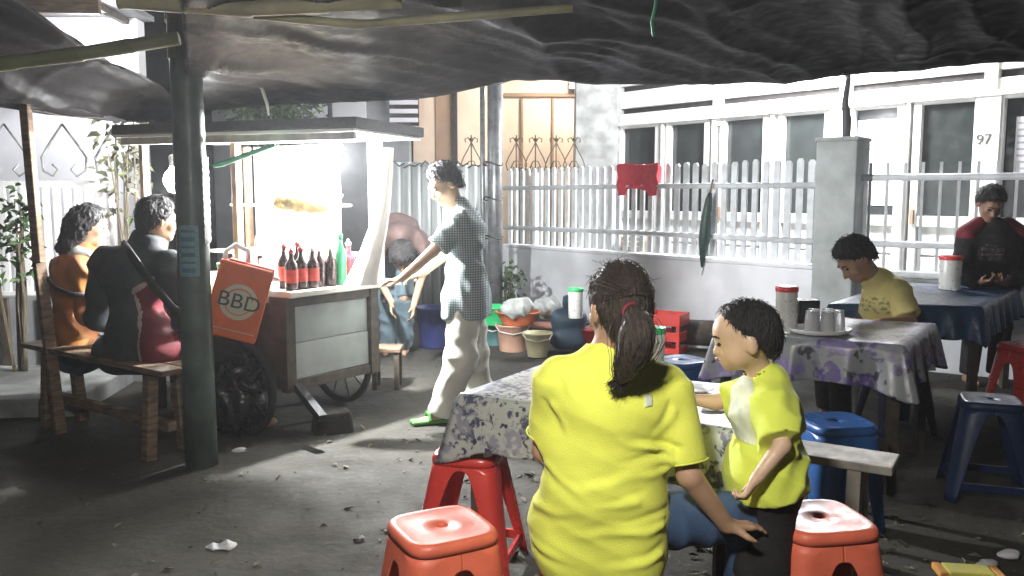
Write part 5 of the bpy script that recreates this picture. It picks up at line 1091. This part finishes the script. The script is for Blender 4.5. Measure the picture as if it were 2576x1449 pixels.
CR = [((1690, 1138), (1560, 1108), .010, .009), ((1694, 1152), (1530, 1188), .011, .006), ((1690, 1168), (1490, 1216), .012, .006), ((1672, 1196), (1400, 1236), .013, .0045), ((1668, 1330), (1440, 1352), .013, .006), ((1676, 1308), (1520, 1326), .010, .005), ((1660, 1400), (1520, 1432), .012, .005), ((1398, 1030), (1424, 1096), .010, .005), ((1385, 1190), (1470, 1250), .012, .004), ((1360, 1300), (1450, 1290), .014, .004), ((1350, 1400), (1440, 1420), .013, .004), ((1700, 1040), (1650, 1110), .010, .004), ((1420, 960), (1450, 1010), .012, .003), ((1600, 1260), (1500, 1275), .012, .004)]
def shirt_creases(p):
    o = folds(.0016, ((.55, .2, 1),), 42, seed=3, lump=.0025)(p)
    for a, b_, wd, am in CR:
        A_, B_ = at(*a, 2.2), at(*b_, 2.2); A2, B2 = np.array((A_.x, A_.z)), np.array((B_.x, B_.z)); q = p[:, (0, 2)] + .010 * np.stack([vnoise(p * 16, 3), vnoise(p * 16, 7)], 1); d = B2 - A2; tt = ((q - A2) @ d) / (d @ d); t1 = np.clip(tt, 0, 1); dv = q - A2 - t1[:, None] * d; side = (dv[:, 0] * d[1] - dv[:, 1] * d[0]) / np.linalg.norm(d); dist = np.linalg.norm(dv, axis=1); fade = np.clip(1.1 - t1, .15, 1) * (p[:, 1] < 2.32)
        o = o + 1.7 * am * fade * (np.exp(-(dist / wd) ** 2) - .75 * np.exp(-(((side - wd * 1.5) / wd) ** 2 + (np.maximum(dist - np.abs(side), 0) / wd) ** 2)))
    return o
blob('shirt', P, .0070, 'shirt_lime', woman, disp=shirt_creases)
q = MB(); c = at(1632, 1008, 2.175)
blob('jeans', [cap(J['hipL'], J['hipR'], .096, k=.05), cap(J['hipL'], J['knL'], .085, .07, k=.04), cap(J['hipR'], J['knR'], .092, .073, k=.04), sleeve(J['knL'], J['anL'], .95, .068, .052), sleeve(J['knR'], J['anR'], .95, .07, .052)], .010, 'denim', woman, disp=folds(.005, ((1, .3, .2),), 40, seed=8))
hp = hair_prims(hc, M, .97, low=-.075, thick=.011, front=.03); hp = [p for p in hp if p['t'] != 'h'] + [half(Lh(0, .05, .03), M @ V(0, 1, -.4), k=.02), half(Lh(0, -.02, -.078), M @ V(0, .9, -1), k=.015)]
hair = blob('hair', hp, .0065, 'hair_brown', woman, disp=hair_disp(hc, M, 1.0, .0035, 40, 2))
pt = [(at(1592, 788, 2.165), .026), (at(1600, 806, 2.125), .036), (at(1603, 830, 2.10), .043), (at(1601, 856, 2.092), .046), (at(1595, 882, 2.095), .043), (at(1586, 906, 2.105), .037), (at(1575, 928, 2.12), .028), (at(1564, 946, 2.135), .018), (at(1554, 962, 2.145), .007)]
pony = blob('ponytail', [cap(a[0], b_[0], a[1] * .84, b_[1] * .84, k=.02) for a, b_ in zip(pt, pt[1:])], .006, 'hair_brown', hair, disp=lambda p: .0015 * np.sin(420 * (p[:, 0] + .12 * p[:, 2]) + 3 * vnoise(p * 18, 4)) + .0035 * vnoise(p * np.array((110, 110, 9)), 5))
b = MB(); c0 = pt[0][0]; b.tube([c0 + M @ V(.024 * math.cos(a), .004, .024 * math.sin(a)) for a in np.linspace(0, 6.3, 18)], .006, 6); b.build('hair_tie', 'jacket_red', hair)
st = MB()
for i in range(420):                                               # loose strands of the tail
    jx = [random.gauss(0, .55) for _ in range(2)]; k0 = random.choice((0, 0, 1, 2, 3, 4)); pts = []
    for (p, r_) in pt[k0:]: pts.append(p + V(jx[0] * r_ * .92, jx[1] * r_ * .8, 0) + V(random.gauss(0, .002), 0, 0))
    e = pts[-1] + V(random.gauss(-.004, .012), random.gauss(0, .006), -abs(random.gauss(0, .013))); pts[-1] = pts[-1] + V(random.gauss(0, .008), 0, 0); pts.append(e)
    if len(pts) > 2: st.tube(pts, [.0009] * (len(pts) - 1) + [.0004], 4, cap=False)
for i in range(150):                                               # combed strands and flyaways on the scalp
    a = random.uniform(-1.5, 1.5) + math.pi; e = random.uniform(-.2, 1.3); Rr = (.086, .106, .101); pts = []
    for tt in np.linspace(0, 1, 6):
        az = a * (1 - tt) + (math.pi + .12) * tt; el2 = e * (1 - tt) + .02 * tt; f = 1.015 + random.uniform(0, .012); pts.append(Lh(Rr[0] * math.cos(el2) * math.sin(az) * f, -.014 + Rr[1] * math.cos(el2) * math.cos(az) * f, .028 + Rr[2] * math.sin(el2) * f))
    st.tube(pts, [.0007] * 6, 4, cap=False)
for i in range(34):
    az, e = random.uniform(0, 6.28), random.uniform(.1, 1.4); d = V(math.cos(e) * math.sin(az), math.cos(e) * math.cos(az), math.sin(e)); p0 = V(d.x * .083, -.014 + d.y * .103, .03 + d.z * .098); p1 = p0 + d * random.uniform(.006, .016) + V(random.gauss(0, .01), random.gauss(0, .01), 0)
    st.tube([Lh(*p0), Lh(*p1)], .0006, 3, cap=False)
st.build('loose_strands', 'hair_brown', hair)['kind'] = 'stuff'
face_parts(woman, hc, M, .97)

def ring(name, c, axis, r0, r1, tr, m, parent, n=30):
    A = frame(axis, (0, 1, .2)); q = MB(); q.tube([Vector(c) + A @ V(r0 * math.cos(a), 0, r1 * math.sin(a)) for a in np.linspace(0, 2 * math.pi, n)], tr, 6, cap=False); return q.build(name, m, parent, smooth=True)
shirt = [ch for ch in woman.children if ch.name.startswith('shirt')][0]
ring('collar', Vector(J['neck']) + V(-.006, .008, .012), (0, .25, 1), .066, .064, .007, 'shirt_lime', shirt)
for sd, f in (('L', .765), ('R', .845)):
    a_, b_ = Vector(J['sh' + sd]), Vector(J['el' + sd]); ring('sleeve_hem', a_.lerp(b_, f), b_ - a_, .0555 if sd == 'L' else .0590, .0555 if sd == 'L' else .0590, .0028, 'shirt_lime', shirt)
mk = at(1632, 1008, 2.2); lg = torso_prims(J, .92, .0162, 1.0) + [half(mk + V(.012, 0, 0), (1, 0, 0), .001), half(mk - V(.012, 0, 0), (-1, 0, 0), .001), half(mk + V(0, 0, .016), (.2, 0, 1), .001), half(mk - V(0, 0, .016), (.2, 0, -1), .001), half(V(0, 2.28, 0), (0, 1, 0))]
blob('back_logo', lg, .004, 'shirt_print', shirt)
# ---- boy standing at the table
hc = at(1872, 852, 2.46)
J = dict(head=hc, face=(-1, .10, -.12), neck=at(1928, 962, 2.47), chest=at(1928, 1040, 2.47), waist=at(1938, 1150, 2.47), shL=at(1946, 1012, 2.385), shR=at(1886, 992, 2.555), elL=at(1968, 1120, 2.29), elR=at(1800, 1012, 2.60), wrL=at(1900, 1208, 2.265), wrR=at(1738, 1004, 2.62),
         hipL=V(.755, 2.415, .57), hipR=V(.755, 2.525, .57), knL=V(.735, 2.41, .30), knR=V(.75, 2.53, .30), anL=V(.75, 2.41, .07), anR=V(.765, 2.53, .07), footL=(-1, -.1, 0), footR=(-1, .1, 0),
         handL=dict(d=(-.42, -.02, -.75), n=(-.7, .5, .35), side=1, s=.66, curl=(.9, 1.1, .8)), handR=dict(d=(-1, .1, -.15), n=(0, 0, -1), side=-1, s=.64))
boy, M = make_person('boy in lime shirt and black shorts standing at the table, seen in profile', J, .66, .0065, 'skin_light', .87, child=True)
sq = folds(.0055, ((.6, .2, 1), (1, .1, -.5)), 36, seed=12, lump=.007)
tp = torso_prims(J, .66, .024, 1.05) + [sleeve(J['shL'], J['elL'], .93, .056, .066), sleeve(J['shR'], J['elR'], .72, .052, .056), cap(V(.745, 2.40, .62), V(.755, 2.53, .62), .098, k=.05), cap(V(.76, 2.40, .565), V(.76, 2.53, .565), .108, k=.04), half(V(.75, 2.46, .548), (.25, 0, -1)), dict(ell(Vector(J['neck']) + V(-.012, 0, .022), (.055, .055, .03), k=.01), op='s')]
blob('shirt', tp, .0075, 'shirt_lime_kid', boy, disp=sq)
bs = [ch for ch in boy.children if ch.name.startswith('shirt')][0]
ring('collar', Vector(J['neck']) + V(-.010, 0, .004), (-.3, 0, 1), .058, .058, .009, 'shirt_lime_kid', bs)
# printed front panel: a thin shell in front of the shirt's chest
pf = [dict(p) for p in torso_prims(J, .66, .0268, 1.05)] + [cap(V(.745, 2.40, .62), V(.755, 2.53, .62), .1005, k=.05), half(at(1905, 1010, 2.40), (1, -.28, .20)), half(V(0, 0, .70), (0, 0, -1)), half(V(0, 0, .888), (0, 0, 1))]
blob('shirt_print', pf, .0075, 'shirt_print', boy, disp=sq)
blob('shorts', [cap(J['hipL'], J['hipR'], .098, k=.04), sleeve(V(.755, 2.415, .57), J['knL'], 1.02, .088, .082), sleeve(V(.755, 2.525, .57), J['knR'], 1.02, .088, .082)], .0085, 'cloth_black', boy, disp=folds(.006, ((1, .2, .4),), 30, seed=5))
hp = hair_prims(hc, M, .87, low=.004, thick=.018, front=.084, slope=.95, fz=-.078); blob('hair', hp, .006, 'hair_black', boy, disp=hair_disp(hc, M, .9, .003, 60, 7)); face_parts(boy, hc, M, .87, child=True)

# ---- man standing at the cart
hc = at(1118, 462, 5.27)
J = dict(head=hc, face=(-.80, -.42, -.50), up=(-.35, -.15, 1), neck=at(1150, 528, 5.30), chest=at(1168, 590, 5.30), waist=at(1172, 690, 5.32), shL=at(1158, 556, 5.16), shR=at(1180, 548, 5.46), elL=at(1090, 632, 5.10), elR=at(1120, 640, 5.50), wrL=at(1012, 700, 5.12), wrR=at(1060, 690, 5.45),
         hipL=at(1168, 752, 5.24), hipR=at(1178, 752, 5.42), knL=at(1160, 900, 5.18), knR=at(1192, 895, 5.45), anL=at(1112, 1035, 5.22), anR=at(1212, 1010, 5.55), footL=(-1, -.4, 0), footR=(-1, -.3, 0), handL=dict(d=(-1, .12, -.22), n=(0, 0, -1), side=1, s=.95, curl=(.2, .35, .3)), handR=dict(d=(-1, .1, -.3), n=(0, 0, -1), side=-1, s=.95))
man, M = make_person('grey haired man in checked shirt and pale trousers standing at the cart', J, .98, .0105, 'skin_light', 1.0)
P = torso_prims(J, .98, .024, 1.0) + [sleeve(J['shL'], J['elL'], .86, .072, .075), sleeve(J['shR'], J['elR'], .86, .072, .072), cap(at(1172, 745, 5.25), at(1176, 745, 5.42), .138, k=.05), cap(at(1172, 790, 5.25), at(1176, 790, 5.42), .142, k=.05), half(at(1172, 795, 5.33), (0, 0, -1)), dict(ell(Vector(J['neck']) + V(-.05, -.05, .02), (.06, .06, .05), k=.01), op='s')]
blob('checked_shirt', P, .011, 'plaid', man, disp=folds(.008, ((.5, .2, 1), (1, .3, .4)), 26, seed=21, lump=.008))
blob('trousers', [cap(J['hipL'], J['hipR'], .115, k=.05), sleeve(J['hipL'], J['knL'], 1.0, .106, .102, .06), sleeve(J['hipR'], J['knR'], 1.0, .106, .102, .06), cap(J['knL'], Vector(J['knL']) + V(0, 0, -.02), .099, k=.03), cap(J['knR'], Vector(J['knR']) + V(0, 0, -.02), .099, k=.03), sleeve(J['knL'], J['anL'], 1.04, .098, .088), sleeve(J['knR'], J['anR'], 1.04, .098, .088)], .0115, 'trousers_beige', man, disp=folds(.008, ((.7, .3, .6), (-.5, .3, 1)), 22, seed=31))
blob('hair', hair_prims(hc, M, 1.0, low=-.004, thick=.02, front=.055, slope=.8), .009, 'hair_grey', man, disp=hair_disp(hc, M, 1.0, .008, 30, 9)); face_parts(man, hc, M, 1.0)
for sd in 'LR':
    a = Vector(J['an' + sd]); fd = Vector(J['foot' + sd]).normalized(); b = MB(); b.beam(V(a.x, a.y, .016) - fd * .06, V(a.x, a.y, .016) + fd * .20, .095, .022); sn = b.build('sandal', 'sandal_green', man, bevel=.008); b = MB(); b.tube([V(a.x, a.y, 0) + fd * .09 + V(-fd.y, fd.x, 0) * x + V(0, 0, z) for x, z in ((-.05, .03), (-.03, .065), (0, .075), (.03, .065), (.05, .03))], .012, 6); b.build('sandal_strap', 'sandal_green', sn)

# ---- seated man in yellow, head bowed
hc = at(2150, 652, 4.98)
J = dict(head=hc, face=(-.80, -.14, -.75), up=(-.5, 0, 1), neck=at(2206, 710, 5.02), chest=at(2232, 770, 5.03), waist=at(2250, 860, 5.05), shL=at(2262, 732, 4.90), shR=at(2212, 728, 5.16), elL=at(2290, 812, 4.82), elR=at(2175, 815, 5.16), wrL=at(2212, 812, 4.72), wrR=at(2120, 808, 5.05), hipL=V(2.32, 4.98, .46), hipR=V(2.32, 5.16, .46), knL=V(1.92, 4.92, .47), knR=V(1.92, 5.16, .47), anL=V(1.95, 4.92, .09), anR=V(1.95, 5.16, .09), footL=(-1, 0, 0), footR=(-1, 0, 0),
         handL=dict(d=(-1, -.1, -.1), n=(0, 0, -1), side=1, s=.95), handR=dict(d=(-1, -.1, 0), n=(0, 0, -1), side=-1, s=.95))
ym, M = make_person('man in yellow printed shirt bowed over the purple flowered table', J, 1.02, .0105, 'skin', 1.06)
P = torso_prims(J, 1.02, .022, 1.03) + [sleeve(J['shL'], J['elL'], .78, .070, .075), sleeve(J['shR'], J['elR'], .78, .070, .072), half(V(0, 0, .48), (0, 0, -1)), dict(ell(Vector(J['neck']) + V(-.065, 0, .045), (.055, .055, .035), k=.01), op='s')]
blob('shirt', P, .011, 'shirt_yellow', ym, disp=folds(.008, ((.6, .2, 1), (1, .3, -.6)), 26, seed=41, lump=.008))
blob('shirt_print', [dict(p) for p in torso_prims(J, 1.02, .0245, 1.03)] + [half(at(2248, 760, 4.9), (1, .55, .2)), half(V(0, 0, .72), (0, 0, -1)), half(V(0, 0, .835), (0, 0, 1))], .011, 'yellow_print', ym, disp=folds(.008, ((.6, .2, 1), (1, .3, -.6)), 26, seed=41, lump=.008))
blob('trousers', [cap(J['hipL'], J['hipR'], .115, k=.05), cap(J['hipL'], J['knL'], .1, .075, k=.04), cap(J['hipR'], J['knR'], .1, .075, k=.04), sleeve(J['knL'], J['anL'], .95, .07, .06), sleeve(J['knR'], J['anR'], .95, .07, .06)], .013, 'cloth_black', ym)
blob('hair', hair_prims(hc, M, 1.06, low=.0, thick=.020, front=.078, slope=.9, fz=-.07), .009, 'hair_black', ym, disp=hair_disp(hc, M, 1.0, .006, 30, 15)); face_parts(ym, hc, M, 1.0)
st_ = make_stool('blue plastic stool under the man in yellow', 'stool_navy', V(2.33, 5.06, 0), 0.2, 0.40)

# ---- standing person in dark jacket, right edge
hc = at(2492, 512, 6.15)
J = dict(head=hc, face=(-.12, -.82, -.56), up=(0, -.4, 1), neck=at(2498, 578, 6.2), chest=at(2500, 640, 6.2), waist=at(2502, 720, 6.22), shL=at(2572, 600, 6.2), shR=at(2432, 598, 6.2), elL=at(2588, 690, 6.15), elR=at(2412, 690, 6.15), wrL=at(2525, 712, 5.98), wrR=at(2462, 712, 5.98), hipL=V(3.62, 6.24, .82), hipR=V(3.42, 6.24, .82), knL=V(3.62, 6.22, .45), knR=V(3.42, 6.22, .45), anL=V(3.62, 6.26, .09), anR=V(3.42, 6.26, .09), footL=(0, -1, 0), footR=(0, -1, 0),
         handL=dict(d=(-.6, -.5, .2), n=(0, .5, 1), side=-1, s=.92, curl=(.7, .8, .6)), handR=dict(d=(.6, -.5, .2), n=(0, .5, 1), side=1, s=.92, curl=(.7, .8, .6)))
dp, M = make_person('person in black jacket with red shoulders standing by the blue table', J, .95, .0115, 'skin_dark', 1.0)
P = torso_prims(J, .95, .012) + [half(V(0, 0, .62), (0, 0, -1)), dict(ell(Vector(J['neck']) + V(0, -.07, .03), (.055, .06, .07), k=.01), op='s')]
blob('shirt', P, .0125, 'shirt_navy', dp, disp=folds(.006, ((.3, .1, 1),), 28, seed=50))
P = torso_prims(J, .95, .034) + [sleeve(J['shL'], J['elL'], 1.0, .078, .07), sleeve(J['shR'], J['elR'], 1.0, .078, .07), cap(J['elL'], Vector(J['elL']).lerp(J['wrL'], .85), .068, .052), cap(J['elR'], Vector(J['elR']).lerp(J['wrR'], .85), .068, .052), half(V(0, 0, .60), (0, 0, -1)), dict(cap(at(2497, 540, 6.0), at(2497, 800, 6.0), .075, .13, k=.01), op='s')]
jk = blob('jacket', P, .0125, 'cloth_black', dp, disp=folds(.009, ((.4, .2, 1),), 24, seed=52))
P = [cap(at(2434, 590, 6.19), at(2462, 565, 6.2), .078, .06, k=.03), cap(at(2560, 590, 6.19), at(2534, 565, 6.2), .078, .06, k=.03)]
blob('shoulder_panel', P[:1], .0125, 'jacket_red', jk); blob('shoulder_panel', P[1:], .0125, 'jacket_red', jk)
q = MB(); c = at(2498, 634, 6.06)
q.box(c + V(-.035, 0, .018), (.09, .012, .022), Matrix.Rotation(.12, 3, 'Y')); q.box(c + V(.05, 0, .012), (.06, .012, .026), Matrix.Rotation(-.1, 3, 'Y')); q.box(c + V(0, .0015, -.018), (.15, .012, .014)); q.box(c + V(-.01, .003, .044), (.07, .012, .010), Matrix.Rotation(.2, 3, 'Y'))
q.build('chest_print', 'faded_print', dp)['kind'] = 'stuff'
blob('trousers', [cap(J['hipL'], J['hipR'], .115, k=.05), sleeve(J['hipL'], J['knL'], 1, .1, .075), sleeve(J['hipR'], J['knR'], 1, .1, .075), sleeve(J['knL'], J['anL'], 1, .075, .065), sleeve(J['knR'], J['anR'], 1, .075, .065)], .014, 'cloth_black', dp)
blob('hair', hair_prims(hc, M, 1.0, low=.0, thick=.020, front=.078, slope=.9, fz=-.07), .010, 'hair_black', dp, disp=hair_disp(hc, M, 1.0, .007, 26, 17)); face_parts(dp, hc, M, 1.0)

# ---- two customers on the bench
hc = at(398, 552, 4.80)
J = dict(head=hc, face=(.72, .68, -.12), neck=at(372, 622, 4.80), chest=at(342, 700, 4.76), waist=at(345, 820, 4.76), shL=at(262, 660, 4.86), shR=at(432, 668, 4.64), elL=at(245, 800, 4.98), elR=at(465, 800, 4.72), wrL=at(330, 830, 5.1), wrR=at(500, 790, 4.95), hipL=at(295, 890, 4.84), hipR=at(405, 890, 4.66), knL=V(-1.90, 5.16, .52), knR=V(-1.55, 5.02, .52), anL=V(-1.92, 5.12, .09), anR=V(-1.55, 4.98, .09), footL=(.6, .8, 0), footR=(.6, .8, 0),
         handL=dict(d=(.6, .7, .1), n=(0, 0, -1), side=1, s=.95), handR=dict(d=(.6, .7, .1), n=(0, 0, -1), side=-1, s=.95))
cm, M = make_person('man in dark grey jacket with red side panel seated at the cart', J, 1.02, .0105, 'skin', 1.0)
P = torso_prims(J, 1.02, .034, 1.05) + [cap(J['shL'], J['elL'], .082, .072, k=.04), cap(J['shR'], J['elR'], .082, .072, k=.04), cap(J['elL'], Vector(J['elL']).lerp(J['wrL'], .9), .07, .052), cap(J['elR'], Vector(J['elR']).lerp(J['wrR'], .9), .07, .052), half(V(0, 0, .495), (0, 0, -1)), cap(at(372, 615, 4.79), at(368, 640, 4.79), .078, .085, k=.03)]
fd = folds(.009, ((.3, .1, 1),), 22, seed=60, lump=.009)
jk = blob('jacket', P, .0115, 'jacket_grey', cm, disp=fd)
tp = torso_prims(J, 1.02, .038, 1.05) + [half(V(0, 0, .50), (0, 0, -1)), half(at(345, 800, 4.6), (-1, .15, -.12)), half(at(390, 700, 4.6), (-.62, 0, 1))]
blob('side_panel', tp, .0115, 'jacket_red', jk, disp=fd)
tp = torso_prims(J, 1.02, .0365, 1.05) + [half(V(0, 0, .50), (0, 0, -1)), half(at(337, 800, 4.6), (-1, .15, -.12)), half(at(385, 690, 4.6), (-.62, 0, 1))]
blob('piping', tp, .0115, 'letter_pale', jk, disp=fd)
q = MB(); q.tube([at(312, 612, 4.68), at(330, 640, 4.58), at(380, 710, 4.565), at(430, 770, 4.55), at(470, 800, 4.56)], .022, 8, flat=((0, 1, 0), .35)); q.build('shoulder_strap', 'strap', cm, smooth=True)
blob('trousers', [cap(J['hipL'], J['hipR'], .12, k=.05), cap(J['hipL'], J['knL'], .105, .078, k=.04), cap(J['hipR'], J['knR'], .105, .078, k=.04), sleeve(J['knL'], J['anL'], .97, .075, .065), sleeve(J['knR'], J['anR'], .97, .075, .065)], .013, 'cloth_black', cm)
blob('hair', hair_prims(hc, M, 1.0, low=-.02, thick=.020, front=.055, slope=.9), .009, 'hair_black', cm, disp=hair_disp(hc, M, 1.0, .006, 30, 61)); face_parts(cm, hc, M, 1.0)

hc = at(228, 568, 5.28)
J = dict(head=hc, face=(.93, .30, -.18), neck=at(205, 638, 5.28), chest=at(185, 710, 5.26), waist=at(188, 820, 5.24), shL=at(158, 672, 5.36), shR=at(210, 676, 5.12), elL=at(165, 790, 5.42), elR=at(222, 790, 5.06), wrL=at(250, 800, 5.5), wrR=at(290, 800, 5.2), hipL=at(180, 895, 5.34), hipR=at(205, 895, 5.16), knL=V(-2.18, 5.62, .52), knR=V(-2.12, 5.40, .52), anL=V(-2.2, 5.6, .09), anR=V(-2.14, 5.38, .09), footL=(.7, .7, 0), footR=(.7, .7, 0),
         handL=dict(d=(.9, .3, .1), n=(0, 0, -1), side=1, s=.85), handR=dict(d=(.9, .3, .1), n=(0, 0, -1), side=-1, s=.85))
cw, M = make_person('woman in mustard jacket with long black hair seated beside the dark jacket man', J, .90, .0105, 'skin_light', .97)
P = torso_prims(J, .90, .032, 1.05) + [cap(J['shL'], J['elL'], .072, .066, k=.04), cap(J['shR'], J['elR'], .072, .066, k=.04), cap(J['elL'], Vector(J['elL']).lerp(J['wrL'], .9), .062, .046), cap(J['elR'], Vector(J['elR']).lerp(J['wrR'], .9), .062, .046), cap(at(190, 890, 5.3), at(198, 890, 5.18), .13, k=.05), half(V(0, 0, .46), (0, 0, -1))]
jk = blob('jacket', P, .0115, 'jacket_mustard', cw, disp=folds(.010, ((.3, .1, 1), (.8, .1, .7)), 24, seed=70, lump=.009))
blob('scarf', [cap(at(195, 640, 5.2), at(240, 655, 5.18), .055, .045, k=.03)], .011, 'scarf_white', cw, disp=folds(.008, ((1, .2, .4),), 40, seed=71))
q = MB(); q.tube([at(118, 700, 5.05), at(140, 725, 5.02), at(180, 740, 4.99), at(215, 742, 5.0)], .014, 8, flat=((0, 1, 0), .4)); q.build('bag_strap', 'strap', cw, smooth=True)
blob('trousers', [cap(J['hipL'], J['hipR'], .11, k=.05), cap(J['hipL'], J['knL'], .095, .072, k=.04), cap(J['hipR'], J['knR'], .095, .072, k=.04), sleeve(J['knL'], J['anL'], .97, .07, .06), sleeve(J['knR'], J['anR'], .97, .07, .06)], .013, 'denim', cw)
hp = hair_prims(hc, M, .97, low=-.30, thick=.024, front=.05) ; L2 = lambda x, y, z: hc + M @ V(x, y, z)
hp[2:2] = [cap(L2(-.03, -.05, .0), L2(-.05, -.085, -.14), .072, .055, k=.05), cap(L2(.04, -.04, .0), L2(.05, -.075, -.13), .07, .05, k=.05), cap(L2(0, -.07, 0), L2(0, -.12, -.16), .07, .05, k=.05)]
blob('hair', hp, .009, 'hair_black', cw, disp=hair_disp(hc, M, 1.0, .010, 26, 72)); face_parts(cw, hc, M, .97)

# ---- person stooping behind the cart
hc = at(1012, 648, 6.75)
J = dict(head=hc, face=(.05, -.45, -.9), up=(0, -1, .25), neck=at(1006, 590, 6.95), chest=at(1000, 578, 7.15), waist=at(985, 590, 7.42), shL=at(1062, 600, 7.02), shR=at(950, 596, 7.02), elL=at(1062, 690, 6.9), elR=at(948, 690, 6.9), wrL=at(1040, 770, 6.75), wrR=at(985, 760, 6.75), hipL=at(1012, 625, 7.65), hipR=at(962, 625, 7.65), knL=at(1018, 750, 7.45), knR=at(975, 750, 7.45), anL=at(1020, 870, 7.6), anR=at(975, 870, 7.6), footL=(0, -1, 0), footR=(0, -1, 0),
         handL=dict(d=(0, -.4, -1), n=(-1, 0, 0), side=-1, s=.92), handR=dict(d=(0, -.4, -1), n=(1, 0, 0), side=1, s=.92))
sp_, M = make_person('person in rose brown shirt stooping behind the cart with head down', J, .95, .0125, 'skin', 1.0)
P = torso_prims(J, .95, .03) + [sleeve(J['shL'], J['elL'], .8, .075, .07), sleeve(J['shR'], J['elR'], .8, .075, .07)]
blob('shirt', P, .0135, 'shirt_rose', sp_, disp=folds(.009, ((1, .2, .3),), 24, seed=80))
blob('jeans', [cap(J['hipL'], J['hipR'], .12, k=.05), sleeve(J['hipL'], J['knL'], 1, .11, .08), sleeve(J['hipR'], J['knR'], 1, .11, .08), sleeve(J['knL'], J['anL'], 1, .08, .07), sleeve(J['knR'], J['anR'], 1, .08, .07)], .0135, 'denim_pale', sp_, disp=folds(.007, ((.6, .2, 1),), 26, seed=81))
hp = hair_prims(hc, M, 1.0, low=-.16, thick=.03, front=.07); blob('hair', hp, .011, 'hair_black', sp_, disp=hair_disp(hc, M, 1.0, .010, 26, 82)); face_parts(sp_, hc, M, 1.0)

# ---- short strands breaking the outline of every head of hair
def strands(o, n, L, rad, seed):
    r = np.random.default_rng(seed); me = o.data; co = np.empty(len(me.vertices) * 3, np.float32); no = np.empty_like(co); me.vertices.foreach_get('co', co); me.vertices.foreach_get('normal', no); co = co.reshape(-1, 3); no = no.reshape(-1, 3); q = MB()
    for i in r.integers(0, len(co), n):
        p, nn = Vector(co[i].tolist()), Vector(no[i].tolist()); t = V(r.normal(0, .35), r.normal(0, .35), -1); t = t - nn * t.dot(nn)
        if t.length < .15: t = nn.orthogonal()
        t.normalize(); l = L * r.uniform(.5, 1.3)
        q.tube([p - nn * .002, p + t * l * .5 + nn * .004, p + t * l + nn * r.uniform(-.001, .006)], [rad, rad, rad * .3], 3, cap=False)
    m = bpy.data.meshes.new('loose_strands'); m.from_pydata(q.v, [], q.f); so_ = link_mesh('loose_strands', m, me.materials[0], o, world=False); so_['kind'] = 'stuff'
for k, pr in enumerate([ob_ for ob_ in list(bpy.data.objects) if ob_.name.split('.')[0] == 'person']):
    for ch in list(pr.children):
        if ch.name.split('.')[0] == 'hair': strands(ch, 260 if pr is woman else 700 if pr is boy else 420, .022 if pr is boy else .035, .0009 if pr in (woman, boy) else .0016, 100 + k)

# ------------------------------------------------------------------ thin added volume, standing in for lens bloom around the lamps
hz = MB(); hz.box((0.5, 6.0, 2.4), (24.0, 20.0, 7.0))
hm = bpy.data.materials.new('haze_air'); hm.use_nodes = True; hn = hm.node_tree; hn.nodes.clear()
pv = hn.nodes.new('ShaderNodeVolumePrincipled'); pv.inputs['Color'].default_value = (0.95, 0.96, 1, 1); pv.inputs['Density'].default_value = 0.0034; pv.inputs['Anisotropy'].default_value = 0.65
ho = hn.nodes.new('ShaderNodeOutputMaterial'); hn.links.new(pv.outputs[0], ho.inputs['Volume']); MATS['haze_air'] = hm
tag(hz.build('haze', 'haze_air'), 'thin added haze volume giving the lamps a bloom-like glow', 'haze', kind='stuff')
